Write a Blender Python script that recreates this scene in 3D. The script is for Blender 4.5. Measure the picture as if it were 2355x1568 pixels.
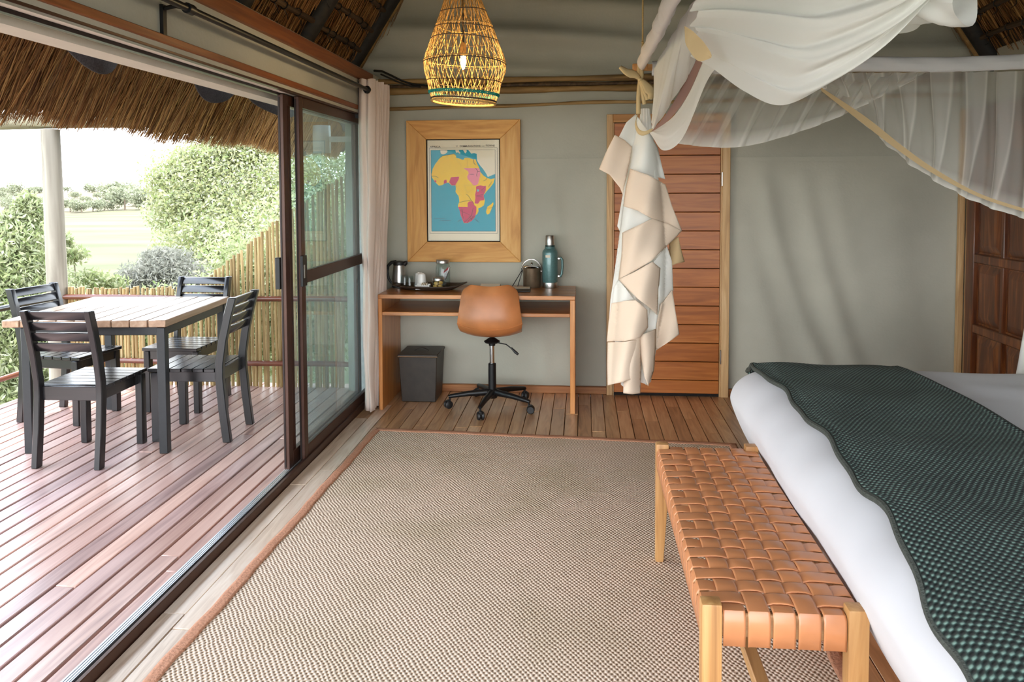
import bpy, bmesh, math, random
import numpy as np
from mathutils import Vector, Matrix, Euler
random.seed(11)
RNG = np.random.default_rng(5)
S = bpy.context.scene
COL = S.collection
for o in list(bpy.data.objects):
    bpy.data.objects.remove(o)

# ------------------------------------------------------------------ camera
F, PPX, PPY, H = 1780.0, 1177.5, 517.5, 1.5
YAW, PITCH, ROLL = math.radians(5.23), math.radians(2.8), math.radians(-0.25)
ROT = Matrix.Rotation(YAW, 3, 'Z') @ Matrix.Rotation(math.pi/2-PITCH, 3, 'X') @ Matrix.Rotation(ROLL, 3, 'Z')
cd = bpy.data.cameras.new('camera')
cd.sensor_width = 36.0
cd.lens = F/2355*36.0
cd.shift_x = 0.0
cd.shift_y = -(784-PPY)/2355
cd.clip_start, cd.clip_end = 0.05, 2000
cam = bpy.data.objects.new('camera', cd)
cam.matrix_world = Matrix.Translation((0, 0, H)) @ ROT.to_4x4()
COL.objects.link(cam)
S.camera = cam

# ------------------------------------------------------------------ sky, sun, exposure
EXPOSURE = 1.15
SKY = 3.6
SUN = 3.0
w = bpy.data.worlds.new('sky'); S.world = w; w.use_nodes = True
nt = w.node_tree; nt.nodes.clear()
tc = nt.nodes.new('ShaderNodeTexCoord'); sx = nt.nodes.new('ShaderNodeSeparateXYZ')
rp = nt.nodes.new('ShaderNodeValToRGB'); bg = nt.nodes.new('ShaderNodeBackground'); wo = nt.nodes.new('ShaderNodeOutputWorld')
rp.color_ramp.elements[0].position = 0.0; rp.color_ramp.elements[0].color = (0.97, 0.99, 1.0, 1)
rp.color_ramp.elements[1].position = 0.75; rp.color_ramp.elements[1].color = (0.64, 0.77, 1.0, 1)
e = rp.color_ramp.elements.new(0.22); e.color = (0.9, 0.96, 1.0, 1)
nt.links.new(tc.outputs['Generated'], sx.inputs[0]); nt.links.new(sx.outputs['Z'], rp.inputs[0])
nt.links.new(rp.outputs[0], bg.inputs[0]); nt.links.new(bg.outputs[0], wo.inputs[0])
bg.inputs[1].default_value = SKY
sd = bpy.data.lights.new('sun', 'SUN'); sd.energy = SUN; sd.angle = 0.012; sd.color = (1, .96, .88)
so = bpy.data.objects.new('sun', sd); COL.objects.link(so)
so.rotation_euler = Vector((0.09, -0.2, -1.0)).to_track_quat('-Z', 'Y').to_euler(); so.location = (-6, 3, 12)
S.view_settings.view_transform = 'Standard'; S.view_settings.look = 'None'
S.view_settings.gamma = 1.0; S.view_settings.use_curve_mapping = False
S.view_settings.exposure = EXPOSURE
cy = S.cycles
cy.max_bounces = 10; cy.diffuse_bounces = 6; cy.glossy_bounces = 4; cy.transmission_bounces = 6; cy.transparent_max_bounces = 24
cy.sample_clamp_indirect = 6.0; cy.caustics_reflective = False; cy.caustics_refractive = False
cy.use_denoising = True

# ------------------------------------------------------------------ helpers
def ray(x, y):
    return ROT @ Vector(((x-PPX)/F, -(y-PPY)/F, -1.0))
def at_y(x, y, Y): d = ray(x, y); return Vector((0, 0, H)) + d*(Y/d.y)
def at_z(x, y, Z): d = ray(x, y); return Vector((0, 0, H)) + d*((Z-H)/d.z)
def at_x(x, y, X): d = ray(x, y); return Vector((0, 0, H)) + d*(X/d.x)
def lin(c, a=1.0):
    r = []
    for k in c:
        k = k/255.0
        r.append(k/12.92 if k <= 0.04045 else ((k+0.055)/1.055)**2.4)
    return (r[0], r[1], r[2], a)

class MB:
    def __init__(s): s.v = []; s.f = []; s.m = []; s.uv = {}
    def add(s, vs, fs, mi=0, uvs=None):
        b = len(s.v); s.v += [tuple(p) for p in vs]
        for f in fs: s.f.append(tuple(i+b for i in f)); s.m.append(mi)
        if uvs:
            for i, q in enumerate(uvs): s.uv[b+i] = q
        return s
    def box(s, c, d, rot=None, mi=0):
        hx, hy, hz = d[0]/2, d[1]/2, d[2]/2
        vs = [Vector((x, y, z)) for x in (-hx, hx) for y in (-hy, hy) for z in (-hz, hz)]
        if rot is not None: vs = [rot @ p for p in vs]
        vs = [p+Vector(c) for p in vs]
        return s.add(vs, [(0,1,3,2),(4,6,7,5),(0,4,5,1),(2,3,7,6),(0,2,6,4),(1,5,7,3)], mi)
    def box2(s, a, b, mi=0):
        return s.box([(a[i]+b[i])/2 for i in range(3)], [abs(b[i]-a[i]) for i in range(3)], None, mi)
    def tube(s, pts, r, n=8, cap=True, mi=0, flat=None, closed=False):
        pts = [Vector(p) for p in pts]; N = len(pts); up = None; base = len(s.v); vs = []
        for i, p in enumerate(pts):
            if closed: t = pts[(i+1) % N]-pts[i-1]
            else: t = pts[min(i+1, N-1)]-pts[max(i-1, 0)]
            t = t.normalized() if t.length > 1e-9 else Vector((0, 0, 1))
            if up is None:
                up = Vector((0, 0, 1)) if abs(t.z) < .9 else Vector((1, 0, 0))
            a = (up - t*up.dot(t)).normalized(); b = t.cross(a); up = a
            rr = r[i] if isinstance(r, (list, tuple)) else r
            for k in range(n):
                th = 2*math.pi*k/n
                ka, kb = (rr, rr) if flat is None else (rr*flat, rr)
                vs.append(p + a*ka*math.cos(th) + b*kb*math.sin(th))
        fs = []
        for i in range(N if closed else N-1):
            j = (i+1) % N
            for k in range(n):
                l = (k+1) % n
                fs.append((i*n+k, i*n+l, j*n+l, j*n+k))
        if cap and not closed:
            fs.append(tuple(range(n-1, -1, -1))); fs.append(tuple((N-1)*n+k for k in range(n)))
        return s.add(vs, fs, mi)
    def lathe(s, prof, n=28, c=(0, 0, 0), mi=0, rot=None):
        vs = []; fs = []; c = Vector(c)
        for r, z in prof:
            for k in range(n):
                th = 2*math.pi*k/n; p = Vector((r*math.cos(th), r*math.sin(th), z))
                vs.append((rot @ p if rot is not None else p)+c)
        for i in range(len(prof)-1):
            for k in range(n):
                l = (k+1) % n; fs.append((i*n+k, i*n+l, (i+1)*n+l, (i+1)*n+k))
        if prof[0][0] > 1e-5: fs.append(tuple(range(n-1, -1, -1)))
        if prof[-1][0] > 1e-5: fs.append(tuple((len(prof)-1)*n+k for k in range(n)))
        return s.add(vs, fs, mi)
    def shell(s, prof, n=28, c=(0, 0, 0), mi=0, rot=None):       # lathe without caps
        k = len(s.f); s.lathe(prof, n, c, mi, rot)
        drop = [i for i in range(k, len(s.f)) if len(s.f[i]) == n]
        for i in reversed(drop): del s.f[i]; del s.m[i]
        return s
    def grid(s, fn, nu, nv, mi=0, closeu=False):
        vs = []; uvs = []
        for i in range(nu+1):
            for j in range(nv+1):
                p = fn(i/nu, j/nv); vs.append(p); uvs.append((i/nu, j/nv))
        fs = [(i*(nv+1)+j, (i+1)*(nv+1)+j, (i+1)*(nv+1)+j+1, i*(nv+1)+j+1) for i in range(nu) for j in range(nv)]
        return s.add(vs, fs, mi, uvs)
    def prism(s, poly, d, mi=0):                                  # list of Vectors, extrusion Vector
        n = len(poly); vs = [Vector(p) for p in poly]+[Vector(p)+Vector(d) for p in poly]
        fs = [tuple(range(n-1, -1, -1)), tuple(range(n, 2*n))]+[(i, (i+1) % n, n+(i+1) % n, n+i) for i in range(n)]
        return s.add(vs, fs, mi)
    def build(s, name, m, parent=None, smooth=False, bevel=0.0, kind=None, world=False, angle=40, seg=1, solid=0.0):
        me = bpy.data.meshes.new(name)
        vs = s.v
        if world and parent is not None:
            q = Vector(parent.location)
            if parent.parent: q = q+Vector(parent.parent.location)
            vs = [(p[0]-q.x, p[1]-q.y, p[2]-q.z) for p in vs]
        me.from_pydata(vs, [], s.f)
        ms = m if isinstance(m, (list, tuple)) else [m]
        for k in ms: me.materials.append(k)
        if len(ms) > 1: me.polygons.foreach_set('material_index', s.m)
        if s.uv:
            ul = me.uv_layers.new(name='UVMap')
            idx = np.empty(len(me.loops), dtype=np.int32); me.loops.foreach_get('vertex_index', idx)
            arr = np.array([s.uv.get(int(i), (0, 0)) for i in idx], dtype=np.float32)
            ul.data.foreach_set('uv', arr.ravel())
        b = bmesh.new(); b.from_mesh(me)
        if not s.uv: bmesh.ops.recalc_face_normals(b, faces=b.faces)
        if bevel:
            es = [x for x in b.edges if len(x.link_faces) == 2 and x.calc_face_angle(0) > 0.6]
            bmesh.ops.bevel(b, geom=es, offset=bevel, segments=seg, affect='EDGES', profile=.6)
        b.to_mesh(me); b.free()
        if smooth or bevel:
            me.polygons.foreach_set('use_smooth', [True]*len(me.polygons))
            me.set_sharp_from_angle(angle=math.radians(angle))
        o = bpy.data.objects.new(name, me); COL.objects.link(o)
        if parent: o.parent = parent
        if kind: o['kind'] = kind
        if solid:
            md = o.modifiers.new('thickness', 'SOLIDIFY'); md.thickness = solid; md.offset = 0
        return o

def tag(o, label, cat, group=None):
    o['label'] = label; o['category'] = cat
    if group: o['group'] = group
    return o
def thing(name, label, cat, loc=(0, 0, 0), rotz=0.0, group=None):
    o = bpy.data.objects.new(name, None); COL.objects.link(o); o.empty_display_size = .1
    o.location = loc; o.rotation_euler = (0, 0, rotz)
    return tag(o, label, cat, group)
def structure(name, loc=(0, 0, 0)):
    o = bpy.data.objects.new(name, None); COL.objects.link(o); o.location = loc; o['kind'] = 'structure'
    return o
def dup(root, loc, rotz, label, group=None):
    r = root.copy(); COL.objects.link(r); r.location = loc; r.rotation_euler = (0, 0, rotz); r['label'] = label
    if group: r['group'] = group
    for ch in list(root.children):
        c = ch.copy(); COL.objects.link(c); c.parent = r
        for g in list(ch.children):
            d = g.copy(); COL.objects.link(d); d.parent = c
    return r
def share(src, name, loc, parent=None, rot=(0, 0, 0), scale=(1, 1, 1)):
    o = bpy.data.objects.new(name, src); COL.objects.link(o); o.location = loc; o.rotation_euler = rot; o.scale = scale
    if parent: o.parent = parent
    return o
def quick_mesh(name, V, Fq, m, parent=None, kind=None, uv=None):
    """V (n,4,3) quads as numpy"""
    n = len(V); me = bpy.data.meshes.new(name)
    me.vertices.add(n*4); me.vertices.foreach_set('co', V.reshape(-1).astype(np.float32))
    me.loops.add(n*4); me.loops.foreach_set('vertex_index', np.arange(n*4, dtype=np.int32))
    me.polygons.add(n); me.polygons.foreach_set('loop_start', np.arange(0, n*4, 4, dtype=np.int32))
    me.polygons.foreach_set('loop_total', np.full(n, 4, dtype=np.int32))
    me.materials.append(m); me.update(calc_edges=True)
    o = bpy.data.objects.new(name, me); COL.objects.link(o)
    if parent: o.parent = parent
    if kind: o['kind'] = kind
    return o
def cr(pts, t):                                                    # Catmull-Rom through points
    n = len(pts)-1; x = min(max(t, 0), 1)*n; i = min(int(x), n-1); f = x-i
    p0, p1, p2, p3 = pts[max(i-1, 0)], pts[i], pts[i+1], pts[min(i+2, n)]
    return 0.5*((2*p1)+(p2-p0)*f+(2*p0-5*p1+4*p2-p3)*f*f+(3*p1-p0-3*p2+p3)*f*f*f)
def interp(x, xs, ys):
    return float(np.interp(x, xs, ys))

# ------------------------------------------------------------------ materials
def new(name):
    m = bpy.data.materials.new(name); m.use_nodes = True
    return m, m.node_tree.nodes, m.node_tree.links, m.node_tree.nodes['Principled BSDF']
def nd(N, t, **k):
    n = N.new('ShaderNode'+t)
    for a, b in k.items(): setattr(n, a, b)
    return n
def ramp(N, stops):
    r = nd(N, 'ValToRGB'); el = r.color_ramp.elements
    el[0].position, el[0].color = stops[0]; el[1].position, el[1].color = stops[-1]
    for p, c in stops[1:-1]: x = el.new(p); x.color = c
    return r
def mixc(N, L, a, b, fac, mode='MIX'):
    m = nd(N, 'Mix', data_type='RGBA', blend_type=mode)
    for s, v in ((m.inputs['Factor'], fac), (m.inputs['A'], a), (m.inputs['B'], b)):
        if isinstance(v, (int, float, tuple)): s.default_value = v
        else: L.new(v, s)
    return m.outputs['Result']
def mth(N, L, op, a, b=0.0):
    m = nd(N, 'Math', operation=op)
    for s, v in ((m.inputs[0], a), (m.inputs[1], b)):
        if isinstance(v, (int, float)): s.default_value = v
        else: L.new(v, s)
    return m.outputs[0]
def plain(name, c, rough=.5, metal=0.0, var=.12, scale=30.0, bump=0.0, spec=.5, coat=0.0, sheen=0.0):
    m, N, L, b = new(name)
    tcn = nd(N, 'TexCoord'); nz = nd(N, 'TexNoise'); nz.inputs['Scale'].default_value = scale; nz.inputs['Detail'].default_value = 4
    L.new(tcn.outputs['Object'], nz.inputs['Vector'])
    base = lin(c); lo = tuple(x*(1-var) for x in base[:3])+(1,); hi = tuple(min(1, x*(1+var)) for x in base[:3])+(1,)
    r = ramp(N, [(.3, lo), (.7, hi)]); L.new(nz.outputs['Fac'], r.inputs[0]); L.new(r.outputs[0], b.inputs['Base Color'])
    b.inputs['Roughness'].default_value = rough; b.inputs['Metallic'].default_value = metal
    b.inputs['Specular IOR Level'].default_value = spec; b.inputs['Coat Weight'].default_value = coat
    b.inputs['Sheen Weight'].default_value = sheen
    if bump:
        bp = nd(N, 'Bump'); bp.inputs['Strength'].default_value = bump; bp.inputs['Distance'].default_value = .01
        L.new(nz.outputs['Fac'], bp.inputs['Height']); L.new(bp.outputs[0], b.inputs['Normal'])
    return m
def wood(name, cols, axis='Y', k=26.0, stretch=.06, rough=.5, rnd=.25, bump=.08, coat=0.0, spec=.5, dist=1.5, blotch=.35, tint=None):
    """cols: dark to light; axis = grain direction in object space"""
    m, N, L, b = new(name)
    tcn = nd(N, 'TexCoord'); oi = nd(N, 'ObjectInfo'); mp = nd(N, 'Mapping')
    sc = {'X': (stretch, 1, 1), 'Y': (1, stretch, 1), 'Z': (1, 1, stretch)}[axis]
    mp.inputs['Scale'].default_value = sc
    cm = nd(N, 'CombineXYZ'); r10 = mth(N, L, 'MULTIPLY', oi.outputs['Random'], 37.0)
    for i in range(3): L.new(r10, cm.inputs[i])
    L.new(tcn.outputs['Object'], mp.inputs['Vector']); L.new(cm.outputs[0], mp.inputs['Location'])
    n1 = nd(N, 'TexNoise'); n1.inputs['Scale'].default_value = k; n1.inputs['Detail'].default_value = 7; n1.inputs['Distortion'].default_value = dist
    n2 = nd(N, 'TexNoise'); n2.inputs['Scale'].default_value = k*.18; n2.inputs['Detail'].default_value = 3
    L.new(mp.outputs[0], n1.inputs['Vector']); L.new(mp.outputs[0], n2.inputs['Vector'])
    st = [(.28+.44*i/(len(cols)-1), lin(c)) for i, c in enumerate(cols)]
    r = ramp(N, st)
    f = mth(N, L, 'ADD', mth(N, L, 'MULTIPLY', n1.outputs['Fac'], 1-blotch), mth(N, L, 'MULTIPLY', n2.outputs['Fac'], blotch))
    L.new(f, r.inputs[0])
    hs = nd(N, 'HueSaturation')
    L.new(mth(N, L, 'ADD', mth(N, L, 'MULTIPLY', oi.outputs['Random'], rnd*2), 1-rnd), hs.inputs['Value'])
    L.new(r.outputs[0], hs.inputs['Color'])
    out = hs.outputs[0]
    if tint:
        wn = nd(N, 'TexWhiteNoise', noise_dimensions='1D'); L.new(oi.outputs['Random'], wn.inputs['W'])
        tr = ramp(N, [(i/(len(tint)-1), lin(c)) for i, c in enumerate(tint)]); L.new(wn.outputs['Value'], tr.inputs[0])
        out = mixc(N, L, out, tr.outputs[0], .55, 'MULTIPLY')
    L.new(out, b.inputs['Base Color'])
    b.inputs['Roughness'].default_value = rough; b.inputs['Coat Weight'].default_value = coat; b.inputs['Specular IOR Level'].default_value = spec
    b.inputs['Coat Roughness'].default_value = .25
    if bump:
        bp = nd(N, 'Bump'); bp.inputs['Strength'].default_value = bump; bp.inputs['Distance'].default_value = .01
        L.new(n1.outputs['Fac'], bp.inputs['Height']); L.new(bp.outputs[0], b.inputs['Normal'])
    return m
def metal(name, c, rough=.3, aniso=0.0):
    return plain(name, c, rough, 1.0, .06, 12.0)
def glass(name, tint=(255, 255, 255), refl=1.0, haze=0.0, rough=0.0):
    m, N, L, b = new(name); N.remove(b); out = N['Material Output']
    tr = nd(N, 'BsdfTransparent'); tr.inputs[0].default_value = lin(tint)
    gl = nd(N, 'BsdfGlossy'); gl.inputs['Roughness'].default_value = rough
    fr = nd(N, 'Fresnel'); fr.inputs['IOR'].default_value = 1.5
    mx = nd(N, 'MixShader'); gm = nd(N, 'NewGeometry'); L.new(mth(N, L, 'MULTIPLY', mth(N, L, 'MULTIPLY', fr.outputs[0], refl), mth(N, L, 'SUBTRACT', 1.0, gm.outputs['Backfacing'])), mx.inputs[0])
    L.new(tr.outputs[0], mx.inputs[1]); L.new(gl.outputs[0], mx.inputs[2]); last = mx.outputs[0]
    if haze:
        df = nd(N, 'BsdfDiffuse'); df.inputs[0].default_value = lin((225, 238, 246)); m2 = nd(N, 'MixShader'); m2.inputs[0].default_value = haze
        L.new(last, m2.inputs[1]); L.new(df.outputs[0], m2.inputs[2]); last = m2.outputs[0]
    L.new(last, out.inputs[0]); return m
def cloth(name, c, sheer=0.0, transl=.35, weave=0.0, pleat=None):
    """thin fabric: diffuse + translucent, partly see-through when sheer; gathered pleats are denser"""
    m, N, L, b = new(name); N.remove(b); out = N['Material Output']
    df = nd(N, 'BsdfDiffuse'); tl = nd(N, 'BsdfTranslucent'); tr = nd(N, 'BsdfTransparent')
    df.inputs[0].default_value = lin(c); tl.inputs[0].default_value = lin(c)
    m1 = nd(N, 'MixShader'); m1.inputs[0].default_value = transl
    L.new(df.outputs[0], m1.inputs[1]); L.new(tl.outputs[0], m1.inputs[2]); last = m1.outputs[0]
    tcn = nd(N, 'TexCoord'); nz = nd(N, 'TexNoise'); nz.inputs['Scale'].default_value = 9.0; nz.inputs['Detail'].default_value = 5
    L.new(tcn.outputs['Object'], nz.inputs['Vector'])
    bp = nd(N, 'Bump'); bp.inputs['Strength'].default_value = .06; bp.inputs['Distance'].default_value = .015
    L.new(nz.outputs['Fac'], bp.inputs['Height']); L.new(bp.outputs[0], df.inputs['Normal'])
    if sheer:
        m2 = nd(N, 'MixShader'); L.new(tr.outputs[0], m2.inputs[1]); L.new(last, m2.inputs[2])
        if pleat:
            at = nd(N, 'Attribute'); at.attribute_name = pleat
            dens = mth(N, L, 'ADD', mth(N, L, 'MULTIPLY', at.outputs['Fac'], sheer), 1-sheer)
            L.new(dens, m2.inputs[0])
        else: m2.inputs[0].default_value = 1-sheer
        last = m2.outputs[0]
    L.new(last, out.inputs[0]); return m

M = {}
M['plank'] = wood('floor_plank_wood', [(134, 98, 68), (196, 154, 114), (226, 190, 150)], 'Y', 22, .08, .36, .16, .08, .6, .6, 2.0, .4, [(214, 190, 168), (255, 240, 222), (232, 205, 180), (255, 250, 240)])
M['planklit'] = wood('window_lit_plank', [(172, 144, 118), (222, 200, 178), (242, 228, 212)], 'Y', 22, .08, .34, .12, .08, .6, .6, 2.0, .4)  # paler plank colour with the window light by the door painted in
M['deck'] = wood('deck_board_wood', [(136, 110, 104), (200, 170, 160), (230, 206, 196)], 'Y', 20, .06, .32, .14, .1, .06, .5, 1.6, .5, [(226, 190, 178), (255, 232, 214), (218, 208, 226), (240, 226, 224), (255, 240, 230), (222, 184, 172)])
M['sub'] = plain('dark_subfloor', (22, 15, 13), .9)
M['orange'] = wood('orange_timber', [(84, 42, 16), (124, 66, 28), (154, 90, 44)], 'Y', 30, .05, .45, .1)
M['orangeX'] = wood('orange_timber_x', [(120, 70, 34), (160, 102, 56), (190, 132, 80)], 'X', 30, .05, .45, .1)
M['desk'] = wood('desk_wood', [(126, 72, 32), (186, 120, 62), (216, 154, 92)], 'X', 30, .05, .3, .08, .05, .3)
M['deskZ'] = wood('desk_wood_upright', [(126, 72, 32), (186, 120, 62), (216, 154, 92)], 'Z', 30, .05, .3, .08, .05, .3)
M['doorplank'] = wood('door_plank_wood', [(134, 72, 26), (170, 98, 40), (194, 122, 60)], 'X', 26, .07, .4, .05, .05)
M['carved'] = wood('carved_door_wood', [(52, 24, 10), (104, 54, 22), (164, 100, 48)], 'Z', 18, .1, .35, .12, .1, .2)
M['paleZ'] = wood('pale_frame_timber', [(150, 112, 70), (196, 158, 110), (222, 190, 146)], 'Z', 24, .06, .55, .1)
M['paleX'] = wood('pale_frame_timber_x', [(150, 100, 50), (190, 132, 72), (212, 160, 98)], 'X', 24, .06, .55, .1)
M['honeyX'] = wood('map_frame_wood_x', [(176, 112, 44), (214, 154, 78), (236, 186, 110)], 'X', 14, .12, .5, .06, .04, 0, .4, 2.5, .5)
M['honeyZ'] = wood('map_frame_wood_z', [(180, 118, 50), (218, 162, 88), (238, 192, 122)], 'Z', 14, .12, .5, .06, .04, 0, .4, 2.5, .5)
M['pole'] = wood('bark_stripped_pole', [(84, 62, 34), (150, 118, 72), (186, 154, 104)], 'X', 18, .08, .7, .1, .3)
M['poleZ'] = wood('fence_pole_wood', [(116, 92, 54), (172, 146, 98), (206, 184, 136)], 'Z', 18, .08, .7, .2, .3)
M['post'] = wood('grey_weathered_post', [(96, 88, 76), (136, 127, 112), (162, 154, 138)], 'Z', 14, .08, .8, .05, .2)
M['redrail'] = wood('varnished_rail', [(70, 36, 24), (100, 54, 38), (126, 74, 52)], 'X', 20, .06, .3, .1, .05, .3)
M['darkpole'] = wood('dark_rafter', [(10, 8, 7), (22, 18, 15), (46, 38, 30)], 'X', 14, .1, .7, .1, .2)
M['batten'] = wood('thatch_batten', [(38, 26, 16), (72, 52, 32), (110, 84, 54)], 'Y', 18, .1, .7, .1, .3)
M['bronze'] = plain('bronze_aluminium', (72, 46, 36), .35, .35, .1, 20, 0, .5)
M['bronzedk'] = plain('dark_aluminium', (38, 30, 28), .35, .5, .1, 20)
M['alum'] = plain('bare_aluminium_track', (200, 206, 212), .3, .8, .05)
M['pale'] = plain('pale_soffit_board', (212, 206, 196), .7, 0, .05, 8)
M['black'] = plain('black_metal', (22, 22, 24), .4, .3, .1)
M['rubber'] = plain('black_plastic', (24, 24, 26), .5, 0, .1)
M['chrome'] = metal('chrome', (214, 214, 216), .12)
M['steel'] = metal('brushed_steel', (188, 184, 180), .3)
M['glasspane'] = glass('sliding_door_glass', (238, 246, 246), .8, .10)
M['glassmap'] = glass('picture_glass', (255, 255, 255), .28)
M['glassjar'] = glass('clear_glass', (244, 248, 248), 1.3)
M['chair'] = wood('ebony_stained_wood', [(7, 8, 10), (16, 16, 18), (32, 27, 25)], 'Y', 24, .08, .24, .1, .05, .25, .6)
M['table'] = wood('weathered_table_board', [(128, 98, 76), (164, 132, 106), (188, 162, 138)], 'Y', 20, .06, .3, .08, .05, .1)
M['tablemetal'] = plain('dark_table_frame', (40, 42, 44), .4, .3, .1)
M['leather'] = plain('tan_leather', (176, 112, 66), .36, 0, .22, 6, .06, .5)
M['strap'] = plain('cognac_leather_strap', (192, 126, 82), .30, 0, .12, 10, .03, .6)
M['teak'] = wood('teak_bench_wood', [(128, 84, 44), (176, 128, 76), (204, 162, 108)], 'Z', 22, .06, .45, .08)
M['bin'] = plain('dark_brown_leather', (48, 40, 34), .5, 0, .2, 16, .1)
M['binedge'] = plain('worn_leather_edge', (132, 98, 64), .6)
M['tray'] = plain('hammered_dark_wood', (62, 48, 38), .5, 0, .35, 60, .4)
M['ceramic'] = plain('white_ceramic', (232, 230, 226), .25, 0, .02)
M['teal'] = plain('hammertone_teal_enamel', (86, 122, 122), .3, .2, .12, 90, .05, .5, .3)
M['tealdk'] = plain('dark_teal_plastic', (30, 62, 62), .4)
M['bucket'] = plain('aged_bronze_bucket', (122, 104, 84), .38, .6, .25, 14)
M['cookie'] = plain('baked_biscuit', (206, 164, 88), .8, 0, .3, 40, .2)
M['sachet'] = plain('paper_sachets', (214, 206, 208), .7, 0, .5, 60)
M['red'] = plain('red_sachet_print', (170, 40, 46), .6)
M['paper'] = plain('cream_card', (228, 216, 196), .8, 0, .03)
M['lampcord'] = plain('black_flex', (14, 12, 11), .6)
M['straw'] = plain('lamp_straw', (188, 148, 86), .7, 0, .3, 60)
M['strawdk'] = plain('lamp_dark_cord', (66, 50, 36), .8)
M['tealcord'] = plain('teal_cord', (8, 128, 116), .7, 0, .2, 80)
M['duvet'] = plain('white_cotton', (198, 197, 201), .85, 0, .02, 5, .1, .2, 0, .1)
M['net'] = cloth('white_net_gathered', (246, 246, 242), .12, .4)
M['sheer'] = cloth('sheer_net', (244, 242, 236), .74, .4, 0, 'dens')
M['beige'] = cloth('beige_border_cotton', (232, 214, 194), 0, .25)
M['beigedk'] = cloth('sand_border_cotton', (200, 174, 134), 0, .2)
M['mauve'] = cloth('taupe_band_cotton', (150, 120, 112), 0, .2)
M['sleeve'] = cloth('white_pole_sleeve', (226, 222, 222), 0, .2)
M['ribbon'] = cloth('sand_ribbon', (206, 184, 142), 0, .15)
M['curtain'] = cloth('blush_linen_curtain', (240, 226, 216), 0, .35)
M['rope'] = plain('sisal_rope', (176, 146, 94), .9, 0, .2, 200, .3)
M['felt'] = plain('grey_shade_felt', (66, 60, 62), .95, 0, .35, 140, .3)
M['bark'] = plain('tree_bark', (116, 100, 84), .9, 0, .3, 20, .5)
M['wallout'] = plain('pale_canvas_return', (214, 218, 216), .7)

def canvas(name, c):
    m, N, L, b = new(name)
    tcn = nd(N, 'TexCoord'); n1 = nd(N, 'TexNoise'); n1.inputs['Scale'].default_value = 1.6; n1.inputs['Detail'].default_value = 6
    n2 = nd(N, 'TexNoise'); n2.inputs['Scale'].default_value = 60; n2.inputs['Detail'].default_value = 3
    L.new(tcn.outputs['Object'], n1.inputs['Vector']); L.new(tcn.outputs['Object'], n2.inputs['Vector'])
    a = lin(c); r = ramp(N, [(.3, tuple(x*.88 for x in a[:3])+(1,)), (.7, tuple(x*1.1 for x in a[:3])+(1,))])
    L.new(n1.outputs['Fac'], r.inputs[0]); L.new(r.outputs[0], b.inputs['Base Color'])
    bp = nd(N, 'Bump'); bp.inputs['Strength'].default_value = .12; bp.inputs['Distance'].default_value = .01
    L.new(n2.outputs['Fac'], bp.inputs['Height']); L.new(bp.outputs[0], b.inputs['Normal'])
    b.inputs['Roughness'].default_value = .75; b.inputs['Specular IOR Level'].default_value = .3
    return m
M['canvas'] = canvas('olive_grey_canvas', (178, 176, 162))

def rugmat(name):
    m, N, L, b = new(name)
    tcn = nd(N, 'TexCoord'); sp = nd(N, 'SeparateXYZ'); L.new(tcn.outputs['Object'], sp.inputs[0])
    wb = nd(N, 'TexNoise'); wb.inputs['Scale'].default_value = 22; wb.inputs['Detail'].default_value = 2; L.new(tcn.outputs['Object'], wb.inputs['Vector'])
    wob = mth(N, L, 'MULTIPLY', mth(N, L, 'SUBTRACT', wb.outputs['Fac'], .5), 3.2)
    kx, ky = math.pi/.0085, math.pi/.0125
    a = mth(N, L, 'SINE', mth(N, L, 'ADD', mth(N, L, 'MULTIPLY', sp.outputs['X'], kx), wob))
    c = mth(N, L, 'SINE', mth(N, L, 'ADD', mth(N, L, 'MULTIPLY', sp.outputs['Y'], ky), wob))
    h = mth(N, L, 'ADD', mth(N, L, 'MULTIPLY', mth(N, L, 'MULTIPLY', a, c), .5), .5)
    fl = nd(N, 'TexNoise'); fl.inputs['Scale'].default_value = 120; fl.inputs['Detail'].default_value = 3; L.new(tcn.outputs['Object'], fl.inputs['Vector'])
    big = nd(N, 'TexNoise'); big.inputs['Scale'].default_value = 2.2; big.inputs['Detail'].default_value = 3; L.new(tcn.outputs['Object'], big.inputs['Vector'])
    hh = mth(N, L, 'ADD', mth(N, L, 'MULTIPLY', h, .72), mth(N, L, 'MULTIPLY', fl.outputs['Fac'], .28))
    r = ramp(N, [(.22, lin((118, 96, 76))), (.42, lin((205, 184, 160))), (.72, lin((243, 231, 217)))]); L.new(hh, r.inputs[0])
    r2 = ramp(N, [(.3, lin((228, 222, 208))), (.5, lin((246, 238, 232))), (.72, lin((255, 244, 240)))]); L.new(big.outputs['Fac'], r2.inputs[0])
    L.new(mixc(N, L, r.outputs[0], r2.outputs[0], .8, 'MULTIPLY'), b.inputs['Base Color'])
    bp = nd(N, 'Bump'); bp.inputs['Strength'].default_value = .7; bp.inputs['Distance'].default_value = .006
    L.new(hh, bp.inputs['Height']); L.new(bp.outputs[0], b.inputs['Normal'])
    b.inputs['Roughness'].default_value = .85; b.inputs['Specular IOR Level'].default_value = .2
    return m
M['rug'] = rugmat('sisal_weave')
M['rugedge'] = plain('terracotta_rug_binding', (186, 132, 102), .85, 0, .15, 90, .4)

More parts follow.
